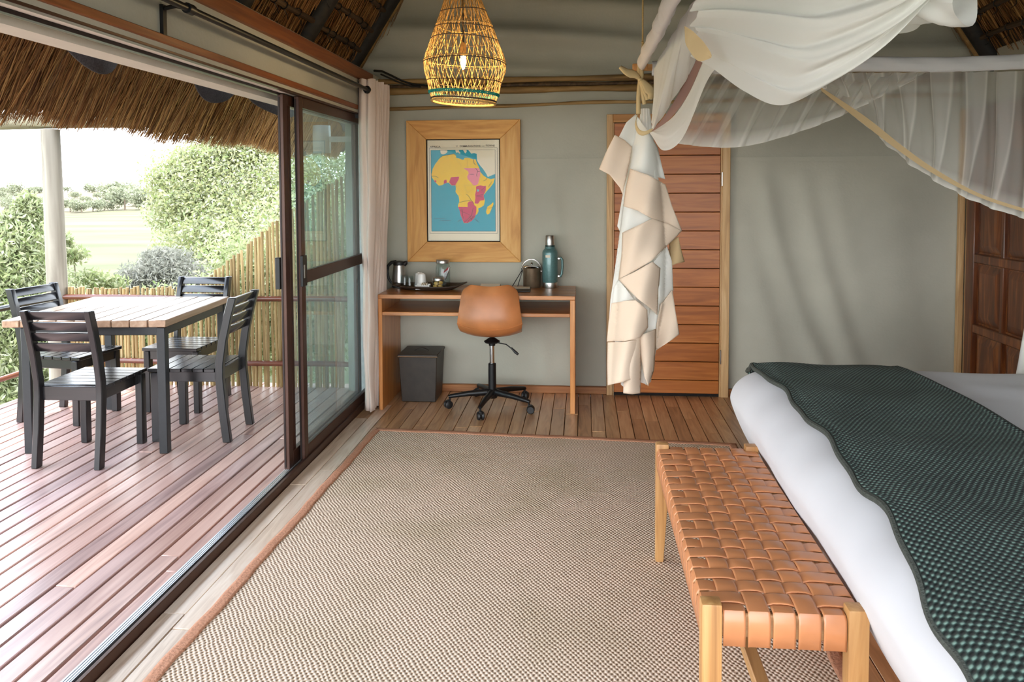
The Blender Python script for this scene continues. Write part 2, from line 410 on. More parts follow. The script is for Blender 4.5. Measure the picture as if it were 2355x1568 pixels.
def throwmat(name):
    m, N, L, b = new(name)
    uvn = nd(N, 'UVMap'); sp = nd(N, 'SeparateXYZ'); L.new(uvn.outputs[0], sp.inputs[0])
    tcn = nd(N, 'TexCoord')
    rows = mth(N, L, 'MULTIPLY', sp.outputs['X'], math.pi*2.66/.011)
    cols = mth(N, L, 'MULTIPLY', sp.outputs['Y'], math.pi*.78/.0105)
    a = mth(N, L, 'SINE', rows); c = mth(N, L, 'SINE', cols)
    h = mth(N, L, 'ADD', mth(N, L, 'MULTIPLY', mth(N, L, 'MULTIPLY', a, c), .5), .5)
    nz = nd(N, 'TexNoise'); nz.inputs['Scale'].default_value = 7; nz.inputs['Detail'].default_value = 4; L.new(tcn.outputs['Object'], nz.inputs['Vector'])
    hh = mth(N, L, 'ADD', mth(N, L, 'MULTIPLY', h, .8), mth(N, L, 'MULTIPLY', nz.outputs['Fac'], .2))
    r = ramp(N, [(.25, lin((9, 14, 13))), (.55, lin((42, 57, 53))), (.85, lin((114, 140, 130)))]); L.new(hh, r.inputs[0])
    L.new(r.outputs[0], b.inputs['Base Color'])
    bp = nd(N, 'Bump'); bp.inputs['Strength'].default_value = .8; bp.inputs['Distance'].default_value = .006
    L.new(h, bp.inputs['Height']); L.new(bp.outputs[0], b.inputs['Normal'])
    b.inputs['Roughness'].default_value = .8; b.inputs['Sheen Weight'].default_value = .05; b.inputs['Specular IOR Level'].default_value = .2
    return m
M['throw'] = throwmat('dark_green_knit')

def strawmat(name, cols, var=1.0):
    m, N, L, b = new(name)
    g = nd(N, 'NewGeometry'); r = ramp(N, [(i/(len(cols)-1), lin(c)) for i, c in enumerate(cols)])
    L.new(g.outputs['Random Per Island'], r.inputs[0]); L.new(r.outputs[0], b.inputs['Base Color'])
    b.inputs['Roughness'].default_value = .75; b.inputs['Specular IOR Level'].default_value = .3
    return m
M['thatch'] = strawmat('thatch_grass', [(70, 44, 26), (134, 90, 50), (168, 122, 72), (98, 62, 36), (198, 156, 98), (120, 78, 44)])
M['thatchin'] = strawmat('indoor_thatch_grass', [(92, 58, 30), (150, 104, 58), (112, 74, 42), (176, 132, 80), (80, 50, 28)])
M['thatchbase'] = plain('thatch_core', (44, 28, 18), .9, 0, .3, 30)
def leafmat(name, cols, tl=.45):
    m, N, L, b = new(name); N.remove(b); out = N['Material Output']
    g = nd(N, 'NewGeometry'); r = ramp(N, [(i/(len(cols)-1), lin(c)) for i, c in enumerate(cols)])
    L.new(g.outputs['Random Per Island'], r.inputs[0])
    d = nd(N, 'BsdfDiffuse'); t = nd(N, 'BsdfTranslucent'); x = nd(N, 'MixShader'); x.inputs[0].default_value = tl
    L.new(r.outputs[0], d.inputs[0]); L.new(r.outputs[0], t.inputs[0]); L.new(d.outputs[0], x.inputs[1]); L.new(t.outputs[0], x.inputs[2])
    L.new(x.outputs[0], out.inputs[0]); return m
M['leaf'] = leafmat('acacia_leaves', [(136, 142, 94), (160, 160, 112), (180, 178, 146), (122, 136, 80), (196, 194, 172)])
M['leafgrey'] = leafmat('grey_bush_twigs', [(132, 130, 116), (150, 148, 134), (112, 112, 98), (164, 160, 148)])
M['leaffar'] = leafmat('distant_bush_leaves', [(124, 128, 102), (142, 144, 116), (156, 156, 132), (114, 118, 96)], .25)
M['leafL'] = leafmat('willow_leaves', [(138, 148, 98), (164, 168, 124), (188, 188, 158), (122, 138, 84)])
def meadow(name):
    m, N, L, b = new(name)
    tcn = nd(N, 'TexCoord'); mp = nd(N, 'Mapping'); mp.inputs['Scale'].default_value = (.05, .12, .05)
    L.new(tcn.outputs['Object'], mp.inputs[0])
    n1 = nd(N, 'TexNoise'); n1.inputs['Scale'].default_value = 1.6; n1.inputs['Detail'].default_value = 8; L.new(mp.outputs[0], n1.inputs[0])
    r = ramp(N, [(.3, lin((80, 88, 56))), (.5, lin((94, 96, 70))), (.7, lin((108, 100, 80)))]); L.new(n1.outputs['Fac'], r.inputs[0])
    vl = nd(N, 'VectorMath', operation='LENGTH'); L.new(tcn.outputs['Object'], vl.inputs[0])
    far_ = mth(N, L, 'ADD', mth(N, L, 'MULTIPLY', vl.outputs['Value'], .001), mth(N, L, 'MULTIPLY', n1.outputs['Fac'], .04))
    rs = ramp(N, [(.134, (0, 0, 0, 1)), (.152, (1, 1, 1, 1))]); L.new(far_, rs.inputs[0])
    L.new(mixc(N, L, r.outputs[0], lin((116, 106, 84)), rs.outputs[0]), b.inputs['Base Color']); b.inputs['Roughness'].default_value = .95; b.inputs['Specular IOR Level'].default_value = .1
    return m
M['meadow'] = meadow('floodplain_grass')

# ------------------------------------------------------------------ room shell
XL, XR, YB = -1.485, 2.65, 5.62
def roof_z(X): return 2.36+1.53*(X+1.67) if X < 0.512 else 2.36+1.53*(2.694-X)

fl = MB().box2((-1.57, -1.6, -.2), (2.7, 5.75, -.025)).build('floor', M['sub'], kind='structure')
PW = .0855
for i in range(48):
    x = -1.4835+i*PW+PW/2; y = .55-random.random()*.6
    if i >= 32: y = 3.2-random.random()*.5
    while y < YB-.02:
        ln = random.uniform(.75, 1.5); y2 = min(y+ln, YB-.02)
        if YB-.02-y2 < .25: y2 = YB-.02
        dzz = random.uniform(-.0012, .0012)
        MB().box((0, 0, 0), (PW-.0035, y2-y-.003, .024)).build('plank', M['planklit'] if i < 3 and y2 < 5.2 else M['plank'], fl, bevel=.0018).location = (x, (y+y2)/2, -.012+dzz)  # columns by the door get the colour with window light painted in
        y = y2
# deck
DZ = -.05
dk = MB().box2((-4.15, -.4, -.3), (-1.575, 5.92, -.16)).build('deck', M['sub'], kind='structure')
DP = .0925
for i in range(28):
    x = -1.6-i*DP-DP/2; y = -.4+random.random()*.8
    if i < 2: y = -.4
    ys = [-.4]
    while ys[-1] < 5.9:
        ys.append(min(5.92, ys[-1]+random.uniform(2.2, 3.6)))
        if 5.92-ys[-1] < .7: ys[-1] = 5.92; break
    for a, b in zip(ys[:-1], ys[1:]):
        o = MB().box((0, 0, 0), (DP-random.uniform(.008, .0135), b-a-.003, .026)).build('board', M['deck'], dk, bevel=.003)
        o.location = (x, (a+b)/2, DZ-.013+random.uniform(-.0015, .0015))

# back wall: sagging canvas
def wall_disp(X, Z):
    d = .010*math.sin(2.3*X+1.1*Z)*math.sin(1.7*Z+.5)
    if Z > 2.25:
        k = min(1, (Z-2.25)/.1)
        d += k*(.040*math.sin(24*Z+1.2*X+.8*math.sin(1.3*X))+.018*math.sin(11*Z-.9*X+1))
    elif Z < 1.70:
        k = min(1, (1.70-Z)/.25)
        g = math.exp(-((X-1.33-.28*(1.68-Z))/.30)**2)
        d += k*.020*math.sin(24*(X+.32*Z)+1.5*math.sin(2*Z))*g
        d += k*.007*math.sin(13*X+1.1*Z)+.006*k*math.sin(29*X+3*Z)*math.exp(-((X+.2)/.3)**2)
        if abs(Z-1.68) < .03: d += -.004
    d += .0016*math.sin(9*X+5*Z)
    return -abs(d)*.3+d*.7-.012
wm = MB()
def wfn(u, v):
    z = -.02+v*5.72
    if z < 2.36: a, b = -1.75, 2.68
    else: a = -1.67+(z-2.36)/1.53; b = 2.694-(z-2.36)/1.53
    if a > b: a = b = .512
    x = a+(b-a)*u
    return (x, YB+wall_disp(x, z), z)
wm.grid(wfn, 150, 190)
wm.uv = {}
wb = wm.build('wall_back', M['canvas'], smooth=True, kind='structure', angle=180)
sm = MB()
sm.grid(lambda u, v: (-1.4+u*4.0, YB-.019+wall_disp(-1.4+u*4.0, 1.69)+.012-.003*v, 1.674+.03*v), 60, 1); sm.uv = {}
sm.build('canvas_seam', M['canvas'], wb, smooth=True)
# left wall header above the glass doors
MB().box2((-1.67, -1.6, 1.995), (-1.475, YB, 2.30)).build('wall_left', [M['canvas']], kind='structure')
MB().box2((-1.50, -1.6, 2.012), (-1.462, 4.98, 2.042)).build('trim_1', M['orange'], kind='structure', bevel=.003)
bm_ = MB().box2((-1.60, -1.6, 2.215), (-1.455, 5.33, 2.29)).build('trim_2', M['orange'], kind='structure', bevel=.004)
MB().box2((-1.74, -1.6, 1.97), (-1.64, YB+.1, 2.06)).build('trim_3', M['pale'], kind='structure')
MB().box2((-1.60, 5.36, -.05), (-1.475, 5.60, 2.0)).build('trim_4', M['wallout'], kind='structure')
MB().box2((-1.50, 5.02, 1.96), (-1.45, 5.06, 2.2)).build('gap_shade_strip', M['black'], kind='structure')  # black strip painting the shade of the gap between header and curtain
# unseen gable added behind camera to darken the back gable; open below for skylight
MB().add([(-1.78, -.3, 2.25), (2.80, -.3, 2.25), (2.80, -.3, roof_z(2.8)), (.512, -.3, roof_z(.512)), (-1.78, -.3, roof_z(-1.78))], [(0, 1, 2, 3, 4)]).build('added_shade_gable', M['canvas'], kind='structure')
# right wall and trims
rw = MB()
def rfn(u, v):
    y = -1.6+u*7.22; z = -.02+v*2.40
    return (XR+.012*math.sin(3*y+1)*math.sin(2*z), y, z)
rw.grid(rfn, 60, 24); rw.uv = {}
rw.build('wall_right', M['canvas'], smooth=True, kind='structure')
bbk = MB().box2((-1.34, YB-.045, 0), (.175, YB-.012, .052)).build('baseboard_back', M['orangeX'], kind='structure', bevel=.003)
MB().box2((1.032, YB-.045, 0), (2.57, YB-.012, .052)).build('trim_16', M['orangeX'], kind='structure', bevel=.003)
MB().box2((2.575, YB-.055, 0), (2.612, YB-.02, 2.02)).build('trim_6', M['paleZ'], kind='structure', bevel=.003)
MB().box2((XR-.03, 5.53, 0), (XR-.0, 5.575, 2.02)).build('trim_7', M['paleZ'], kind='structure', bevel=.003)
MB().box2((2.612, YB-.05, 1.95), (XR-.01, YB-.02, 2.02)).build('trim_8', M['paleZ'], kind='structure', bevel=.003)

# wavy poles along the back wall and the gable poles
def wavy(a, b, r, n, amp, seed, sides=9):
    rn = random.Random(seed); a, b = Vector(a), Vector(b); pts = []; rs = []
    ph = [rn.uniform(0, 6) for _ in range(4)]; f = [rn.uniform(3, 6), rn.uniform(7, 13)]
    for i in range(n+1):
        t = i/n; p = a.lerp(b, t)
        p.z += amp*(math.sin(f[0]*t*2+ph[0])+.5*math.sin(f[1]*t*2+ph[1])); p.y += .3*amp*math.sin(f[1]*t+ph[2])
        pts.append(p); rs.append(r*(1+.14*math.sin(f[1]*t*3+ph[3])+rn.uniform(-.05, .05)))
    return MB().tube(pts, rs, sides)
wavy((-1.5, YB-.075, 2.262), (2.6, YB-.075, 2.285), .021, 60, .006, 3).build('trim_9', M['pole'], kind='structure', smooth=True)
wavy((-1.5, YB-.065, 2.188), (2.6, YB-.065, 2.215), .023, 60, .005, 4).build('trim_10', M['pole'], kind='structure', smooth=True)
wavy((-1.5, YB-.06, 2.228), (2.6, YB-.06, 2.25), .016, 50, .006, 9).build('trim_11', M['batten'], kind='structure', smooth=True)
wavy((-1.5, YB-.05, 2.078), (2.6, YB-.05, 2.115), .012, 70, .006, 5).build('trim_12', M['pole'], kind='structure', smooth=True)
wavy((-1.69, 5.50, roof_z(-1.69)-.075), (.5, 5.50, roof_z(.5)-.075), .026, 40, .008, 6).build('trim_13', M['pole'], kind='structure', smooth=True)
wavy((2.714, 5.50, 2.255), (.52, 5.50, roof_z(.52)-.075), .026, 40, .008, 7).build('trim_14', M['pole'], kind='structure', smooth=True)
cb = MB()
cb.tube([(-1.44, 5.30, 2.31), (-1.40, 5.36, 2.315), (-1.36, 5.48, 2.30), (-1.30, 5.53, 2.27), (-1.22, 5.53, 2.245), (-1.12, 5.53, 2.232), (-1.0, 5.53, 2.238), (-.9, 5.53, 2.23)], .008, 6)
cb.tube([(-1.42, 5.40, 2.30), (-1.33, 5.50, 2.262), (-1.24, 5.53, 2.232), (-1.16, 5.53, 2.225)], .006, 6)
tag(cb.build('cable', M['lampcord'], smooth=True), 'black electric cable running along the wavy wall poles above the curtain', 'cable')

# thatched ceiling
ce = MB()
ce.add([(-1.78, -.3, roof_z(-1.78)), (-1.78, 5.75, roof_z(-1.78)), (.512, 5.75, roof_z(.512)), (.512, -.3, roof_z(.512))], [(0, 1, 2, 3)])
ce.add([(2.80, -.3, roof_z(2.80)), (2.80, 5.75, roof_z(2.80)), (.512, 5.75, roof_z(.512)), (.512, -.3, roof_z(.512))], [(0, 1, 2, 3)])
ceil = ce.build('ceiling', M['thatchbase'], kind='structure')
def strands(name, n, top, d, nrm, wide, lmin, lmax, m, parent, rnd=.06, width=(.003, .006)):
    """thatch stems: top(n) gives upper ends, d downslope direction, nrm outwards normal"""
    P = top; n = len(P)
    L_ = RNG.uniform(lmin, lmax, n)[:, None]
    D = np.array(d)[None, :]+RNG.normal(0, rnd, (n, 3)); D /= np.linalg.norm(D, axis=1)[:, None]
    ang = RNG.uniform(-1.0, 1.0, n)[:, None]
    W = np.array(wide)[None, :]*np.cos(ang)+np.array(nrm)[None, :]*np.sin(ang)
    W = W*(RNG.uniform(width[0], width[1], n)[:, None]/2)
    B = P+D*L_
    V = np.stack([P-W, B-W*.7, B+W*.7, P+W], axis=1)
    return quick_mesh(name, V, None, m, parent, 'stuff')
dn = np.array([-1, 0, -1.53])/math.hypot(1, 1.53); nn = np.array([1.53, 0, -1])/math.hypot(1, 1.53)
n = 26000
xx = RNG.uniform(-1.52, -.8, n); yy = RNG.uniform(1.6, 5.6, n)
P0 = np.stack([xx, yy, 2.36+1.53*(xx+1.67)], axis=1)+nn*RNG.uniform(0, .03, n)[:, None]
strands('thatch_stems', n, P0, dn, nn, (0, 1, 0), .18, .4, M['thatchin'], ceil, .05, (.004, .008))
n = 9000
xx = RNG.uniform(1.75, 2.56, n); yy = RNG.uniform(2.6, 5.6, n)
P0 = np.stack([xx, yy, 2.36+1.53*(2.694-xx)], axis=1)+np.array([-nn[0], 0, nn[2]])*RNG.uniform(0, .03, n)[:, None]
strands('thatch_stems', n, P0, np.array([-dn[0], 0, dn[2]]), np.array([-nn[0], 0, nn[2]]), (0, 1, 0), .18, .4, M['thatchin'], ceil, .05, (.004, .008))
for sgn, ys in ((0, (5.36, 4.42, 3.55, 2.6, 1.5)), (1, (5.36, 4.42, 3.5, 2.6))):
    for yq in ys:
        a = Vector((-1.76, yq, roof_z(-1.76)-.07)); b = Vector((.4, yq, roof_z(.4)-.07))
        if sgn: a.x, b.x = 1.024-a.x, 1.024-b.x
        MB().tube([a, a.lerp(b, .3), a.lerp(b, .6), b], [.062, .06, .058, .055], 10).build('rafter', M['darkpole'], ceil, smooth=True)
for k in range(7):
    z = 2.475+.135*k; x = -1.67+(z-2.36)/1.53
    for s in (0, 1):
        q = Vector((x+.05, 0, z-.02))
        if s: q.x = 1.024-q.x
        y0 = 1.0
        pts = [(q.x, 1.2+i*.199, q.z+.006*math.sin(i*1.7+k)) for i in range(22)]
        bt = MB().tube(pts, [.017+.002*math.sin(i*2.1) for i in range(22)], 8).build('batten', M['batten'], ceil, smooth=True)
        if k < 4:
            lz = MB()
            for i in range(1, 21):
                c = Vector(pts[i]); c.y += random.uniform(-.05, .05)
                ring = [c+Vector((.021*math.cos(t), .006*math.sin(2*t), .021*math.sin(t))) for t in [2*math.pi*j/10 for j in range(10)]]
                lz.tube(ring, .0035, 5, closed=True)
                lz.tube([c+Vector((0, 0, -.021)), c+Vector((.01, .02, -.05)), c+Vector((.0, .05, -.062))], .0025, 4)
            lz.build('lashing', M['lampcord'], bt, smooth=True, kind='stuff')

# verandah thatched eave (steep fringe, then up to the wall)
def eave(y):
    return (-3.36+.055*math.sin(1.9*y+.6)+.03*math.sin(4.7*y), 1.93+.025*math.sin(2.6*y+1.0)+.015*math.sin(6.1*y))
ev = MB()
prof = [(0, 0), (.18, .28), (.36, .56), (.52, .80), (.9, 1.02), (1.72, 1.12)]
ev.grid(lambda u, v: (lambda y, e, q: (e[0]+.03+q[0], y, e[1]+.05+q[1]))(-1.0+u*11.5, eave(-1.0+u*11.5), prof[round(v*5)]), 80, 5); ev.uv = {}
ev.grid(lambda u, v: (lambda y, e, q: (e[0]-.22+q[0]*1.05, y, e[1]+.16+q[1]*1.15))(-1.0+u*11.5, eave(-1.0+u*11.5), prof[round(v*5)]), 80, 5); ev.uv = {}
evo = ev.build('roof_1', M['thatchbase'], kind='structure')
n = 42000
yy = RNG.uniform(1.6, 10.2, n); s = RNG.uniform(.16, 1.0, n)
ex = np.array([eave(t) for t in yy]); dirn = np.array([math.cos(math.radians(57.5)), 0, math.sin(math.radians(57.5))])
nv = np.array([dirn[2], 0, -dirn[0]])
clump = .03*np.sin(yy*9)+.02*np.sin(yy*23+1)
P0 = np.stack([ex[:, 0], yy, ex[:, 1]], axis=1)+dirn*(s+clump)[:, None]+nv*(RNG.uniform(-.02, .045, n)+.012*np.sin(yy*31))[:, None]
Lmax = np.minimum(RNG.uniform(.2, .5, n), s+clump+RNG.uniform(-.02, .05, n))
D = -dirn[None, :]+RNG.normal(0, .07, (n, 3)); D /= np.linalg.norm(D, axis=1)[:, None]
ang = RNG.uniform(-.9, .9, n)[:, None]; W = np.array([0, 1, 0])[None, :]*np.cos(ang)+nv[None, :]*np.sin(ang)
W = W*(RNG.uniform(.0035, .008, n)[:, None]/2); B = P0+D*Lmax[:, None]
quick_mesh('thatch_stems', np.stack([P0-W, B-W*.5, B+W*.5, P0+W], axis=1), None, M['thatch'], evo, 'stuff')
# grey felt lining with scalloped lower edge
fe = MB()
def scal(y):
    z = 2.16
    for c, hw, dp in ((3.22, .24, .16), (4.34, .27, .165), (5.32, .62, .165), (2.1, .5, .15), (6.9, .6, .15)):
        t = abs(y-c)/hw
        if t < 1: z = min(z, 2.16-dp*math.cos(t*math.pi/2)**.8)
    return z
fe.grid(lambda u, v: (-2.12-.03*math.sin(9*u*6.5)*(1-v), 1.4+u*6.2, scal(1.4+u*6.2)+v*(2.75-scal(1.4+u*6.2))), 140, 6); fe.uv = {}
tag(fe.build('shade_lining', M['felt'], smooth=True, solid=.008), 'dark grey felt lining with scalloped edge hanging under the verandah thatch', 'fabric')

# ------------------------------------------------------------------ doors
d1 = structure('door_1', (-1.52, 2.4, 0))
def dpart(name, a, b, m, bev=.002): return MB().box2(a, b).build(name, m, d1, world=True, bevel=bev)
dpart('bottom_track', (-1.502, -1.6, -.06), (-1.485, 5.36, .040), M['bronze'])
dpart('track_groove', (-1.516, -1.6, -.06), (-1.502, 5.36, .012), M['bronzedk'], 0)
dpart('track_lip', (-1.519, -1.6, -.06), (-1.516, 5.36, .036), M['alum'], 0)
tr = MB()
for i in range(6): tr.box2((-1.575+.0095*i, -1.6, -.055), (-1.569+.0095*i, 5.36, .010))
tr.box2((-1.58, -1.6, -.06), (-1.519, 5.36, .006)); tr.build('threshold_ribs', M['alum'], d1, world=True)
dpart('head_frame', (-1.505, -1.6, 1.985), (-1.476, 5.36, 2.012), M['bronze'])
dpart('head_track', (-1.552, -1.6, 1.990), (-1.505, 5.36, 2.008), M['pale'])
dpart('head_lip', (-1.575, -1.6, 1.978), (-1.552, 5.36, 2.008), M['bronzedk'])
for nm, xa, xb, y0, y1 in (('inner', -1.523, -1.495, 4.0, 5.34), ('outer', -1.566, -1.536, 3.885, 5.22)):
    dpart('stile', (xa, y0, .02), (xb, y0+.055, 1.985), M['bronze'])
    dpart('stile_groove', (xa+.004, y0-.004, .03), (xa+.012, y0+.001, 1.97), M['bronzedk'], 0)
    dpart('stile', (xa, y1-.06, .02), (xb, y1, 1.985), M['bronze'])
    dpart('top_rail', (xa, y0+.055, 1.93), (xb, y1-.06, 1.985), M['bronze'])
    dpart('bottom_rail', (xa, y0+.055, .02), (xb, y1-.06, .10), M['bronze'])
    if nm == 'inner': dpart('middle_rail', (xa, y0+.055, .985), (xb, y1-.06, 1.052), M['bronze'])
    dpart('glass_pane', ((xa+xb)/2-.002, y0+.05, .09), ((xa+xb)/2+.002, y1-.05, 1.94), M['glasspane'], 0)
dpart('stile', (-1.566, 3.95, .02), (-1.538, 3.985, 1.985), M['bronze'])
dpart('lock_plate', (-1.59, 3.87, .975), (-1.564, 3.90, 1.14), M['black'])
lk = dpart('lock_plate', (-1.498, 3.985, .975), (-1.482, 4.045, 1.14), M['black'])
MB().box2((-1.4825, 4.0, 1.02), (-1.480, 4.01, 1.09)).build('lock_slot', M['steel'], lk, world=True)

d2 = structure('door_2', (.6, YB-.03, 0))
MB().box2((.17, YB-.075, 0), (.213, YB-.02, 2.012)).build('door_jamb', M['paleZ'], d2, world=True, bevel=.003)
MB().box2((.975, YB-.075, 0), (1.03, YB-.02, 2.012)).build('door_jamb', M['paleZ'], d2, world=True, bevel=.003)
MB().box2((.213, YB-.075, 1.955), (.975, YB-.02, 2.012)).build('door_head', M['paleX'], d2, world=True, bevel=.003)
MB().box2((.213, YB-.06, 0), (.222, YB-.035, 1.955)).build('door_stop', M['paleZ'], d2, world=True)
MB().box2((.966, YB-.06, 0), (.975, YB-.035, 1.955)).build('door_stop', M['paleZ'], d2, world=True)
MB().box2((.213, YB-.05, .0), (.975, YB-.034, .02)).build('door_threshold', M['sub'], d2, world=True)
z = .022; k = 0
while z < 1.95:
    h = .098 if k == 0 else .1335
    z2 = min(z+h, 1.953)
    MB().box2((.224, YB-.062, z), (.964, YB-.036, z2-.004)).build('plank', M['doorplank'], d2, world=True, bevel=.003)
    z = z2; k += 1
MB().box2((.224, YB-.045, .02), (.964, YB-.034, 1.95)).build('door_backing', M['sub'], d2, world=True)
hg = MB(); hg.box2((.968, YB-.079, .24), (.977, YB-.07, .34)).build('hinge', M['steel'], d2, world=True, bevel=.002)
hg = MB(); hg.box2((.968, YB-.079, 1.50), (.977, YB-.07, 1.60)).build('hinge', M['steel'], d2, world=True, bevel=.002)

d3 = structure('door_3', (XR-.03, 4.9, 0))
xs = XR-.028
MB().box2((xs, 4.0, 0), (XR-.012, 5.50, 2.02)).build('door_backing', M['carved'], d3, world=True)
MB().box2((xs-.03, 5.40, 0), (xs+.005, 5.505, 2.02)).build('stile', M['carved'], d3, world=True, bevel=.006)
for za, zb in ((.515, .575), (.985, 1.045), (1.62, 1.70), (.0, .14), (1.94, 2.02)):
    MB().box2((xs-.028, 4.0, za), (xs+.005, 5.40, zb)).build('rail', M['carved'], d3, world=True, bevel=.006)
for ya in (5.045, 4.66):
    MB().box2((xs-.022, ya, .1), (xs+.005, ya+.035, 1.96)).build('mullion', M['carved'], d3, world=True, bevel=.005)
for za, zb in ((.14, .515), (.575, .985), (1.045, 1.62), (1.70, 1.94)):
    for y0, y1 in ((5.08, 5.40), (4.695, 5.045), (4.05, 4.66)):
        b = MB(); q = .05
        vs = [(xs, y0+.012, za+.012), (xs, y1-.012, za+.012), (xs, y1-.012, zb-.012), (xs, y0+.012, zb-.012),
              (xs-.018, y0+.012+q, za+.012+q), (xs-.018, y1-.012-q, za+.012+q), (xs-.018, y1-.012-q, zb-.012-q), (xs-.018, y0+.012+q, zb-.012-q)]
        b.add(vs, [(4, 5, 6, 7), (0, 1, 5, 4), (1, 2, 6, 5), (2, 3, 7, 6), (3, 0, 4, 7)])
        b.build('panel', M['carved'], d3, world=True)

# ------------------------------------------------------------------ verandah woodwork
FY = 5.80
fe_ = thing('pole_fence', 'fence of thin upright peeled poles closing the far end of the deck', 'fence', (-2.9, FY, DZ))
def ftop(x):
    return interp(x, [-4.2, -3.03, -2.33, -1.815, -1.5], [.715, .725, 1.275, 1.60, 1.80])
x = -4.08; k = 0
while x < -1.5:
    r = random.uniform(.0108, .0142); top = ftop(x)+random.uniform(-.012, .012); zz = [DZ-.12]
    pts = []; rs = []; nn_ = 9; ph = random.uniform(0, 6); am = random.uniform(.002, .006)
    for i in range(nn_+1):
        t = i/nn_; pts.append((x+am*math.sin(ph+5*t)+am*.5*math.sin(11*t+ph), FY+.004*math.sin(3*t+ph), DZ-.12+t*(top-DZ+.12))); rs.append(r*(1.06-.12*t))
    MB().tube(pts, rs, 7).build('pole', M['poleZ'], fe_, world=True, smooth=True)
    x += r+random.uniform(.0155, .0205) if random.random() > .04 else r+.034
for z in (.645, .14):
    MB().tube([(-4.12+i*.27, FY-.036, z+.004*math.sin(i)) for i in range(10)], .021, 10).build('rail', M['redrail'], fe_, world=True, smooth=True)
lr = thing('side_railing', 'two round timber rails along the outer left edge of the deck', 'railing', (-4.15, 3.4, DZ))
M['redrailY'] = wood('varnished_rail_y', [(58, 34, 26), (108, 58, 40), (150, 90, 62)], 'Y', 20, .06, .35, .1, .05, .3)
MB().tube([(-4.16, .4+i*.6, .645+.004*math.sin(2*i)) for i in range(10)], .022, 10).build('rail', M['chair'], lr, world=True, smooth=True)
MB().tube([(-4.16, .4+i*.6, .14+.004*math.sin(2*i)) for i in range(10)], .021, 10).build('rail', M['redrailY'], lr, world=True, smooth=True)
for yq in (.45, 2.4):
    MB().tube([(-4.17, yq, DZ-.2), (-4.17, yq, .69)], .04, 10).build('upright', M['post'], lr, world=True, smooth=True)
po = thing('verandah_post', 'thick weathered round post at the corner of the deck rails', 'post', (-4.17, 5.78, DZ))
pts = [(-4.165+.006*math.sin(3*t)-.02*t, 5.78, DZ-.6+t*2.62) for t in [i/8 for i in range(9)]]
MB().tube(pts, [.084-.002*i for i in range(9)], 18).build('shaft', M['post'], po, world=True, smooth=True)
be = thing('verandah_beam', 'round grey timber beam lying on the corner post under the thatch', 'beam', (-4.0, 5.78, 2.02))
M['postX'] = wood('grey_weathered_beam', [(100, 92, 72), (136, 128, 104), (160, 154, 130)], 'X', 14, .08, .8, .05, .2)
MB().tube([(-7.0+i*.395, 5.78, 2.035+.006*math.sin(i)) for i in range(10)], .062, 14).build('log', M['postX'], be, world=True, smooth=True)
wl = thing('wall_light', 'pale cylindrical outdoor wall light seen through the door glass', 'lamp', (-1.93, 5.62, 1.86))
MB().shell([(.062, -.10), (.064, 0), (.062, .10)], 24).build('shade', M['pale'], wl, smooth=True, solid=.004)
MB().lathe([(.0, .101), (.061, .1), (.061, .103), (.0, .104)], 24).build('shade_cap', M['pale'], wl, smooth=True)
MB().box2((.05, -.015, -.02), (.46, .015, .02)).build('bracket', M['pale'], wl)
MB().box2((-1.63, 5.66, DZ-.1), (-1.50, 5.78, 2.3)).build('trim_15', M['wallout'], kind='structure')

# ------------------------------------------------------------------ deck table and chairs
tb = thing('deck_table', 'square outdoor table with wide pale boards on a dark frame', 'table', (-2.88, 4.72, DZ))
TX0, TX1, TY0, TY1, TZ = -3.37, -2.405, 4.215, 5.20, .738
nb = 9; bw = (TX1-TX0)/nb
for i in range(nb):
    MB().box2((TX0+i*bw+.003, TY0+random.uniform(0, .004), TZ-.042), (TX0+(i+1)*bw-.003, TY1, TZ)).build('tabletop_board', M['table'], tb, world=True, bevel=.004)
for a, b in (((-3.26, 4.24, TZ-.092), (-2.42, 4.28, TZ-.043)), ((-3.26, 5.13, TZ-.092), (-2.42, 5.17, TZ-.043)), ((-3.26, 4.24, TZ-.092), (-3.22, 5.17, TZ-.043)), ((-2.46, 4.24, TZ-.092), (-2.42, 5.17, TZ-.043))):
    MB().box2(a, b).build('apron', M['tablemetal'], tb, world=True, bevel=.003)
for x, y in ((-3.26, 4.22), (-2.465, 4.22), (-3.26, 5.12), (-2.465, 5.12)):
    MB().box2((x, y, DZ), (x+.05, y+.05, TZ-.045)).build('leg', M['tablemetal'], tb, world=True, bevel=.003)
tb.rotation_euler.z = math.radians(4.6); tb.location.x -= .043

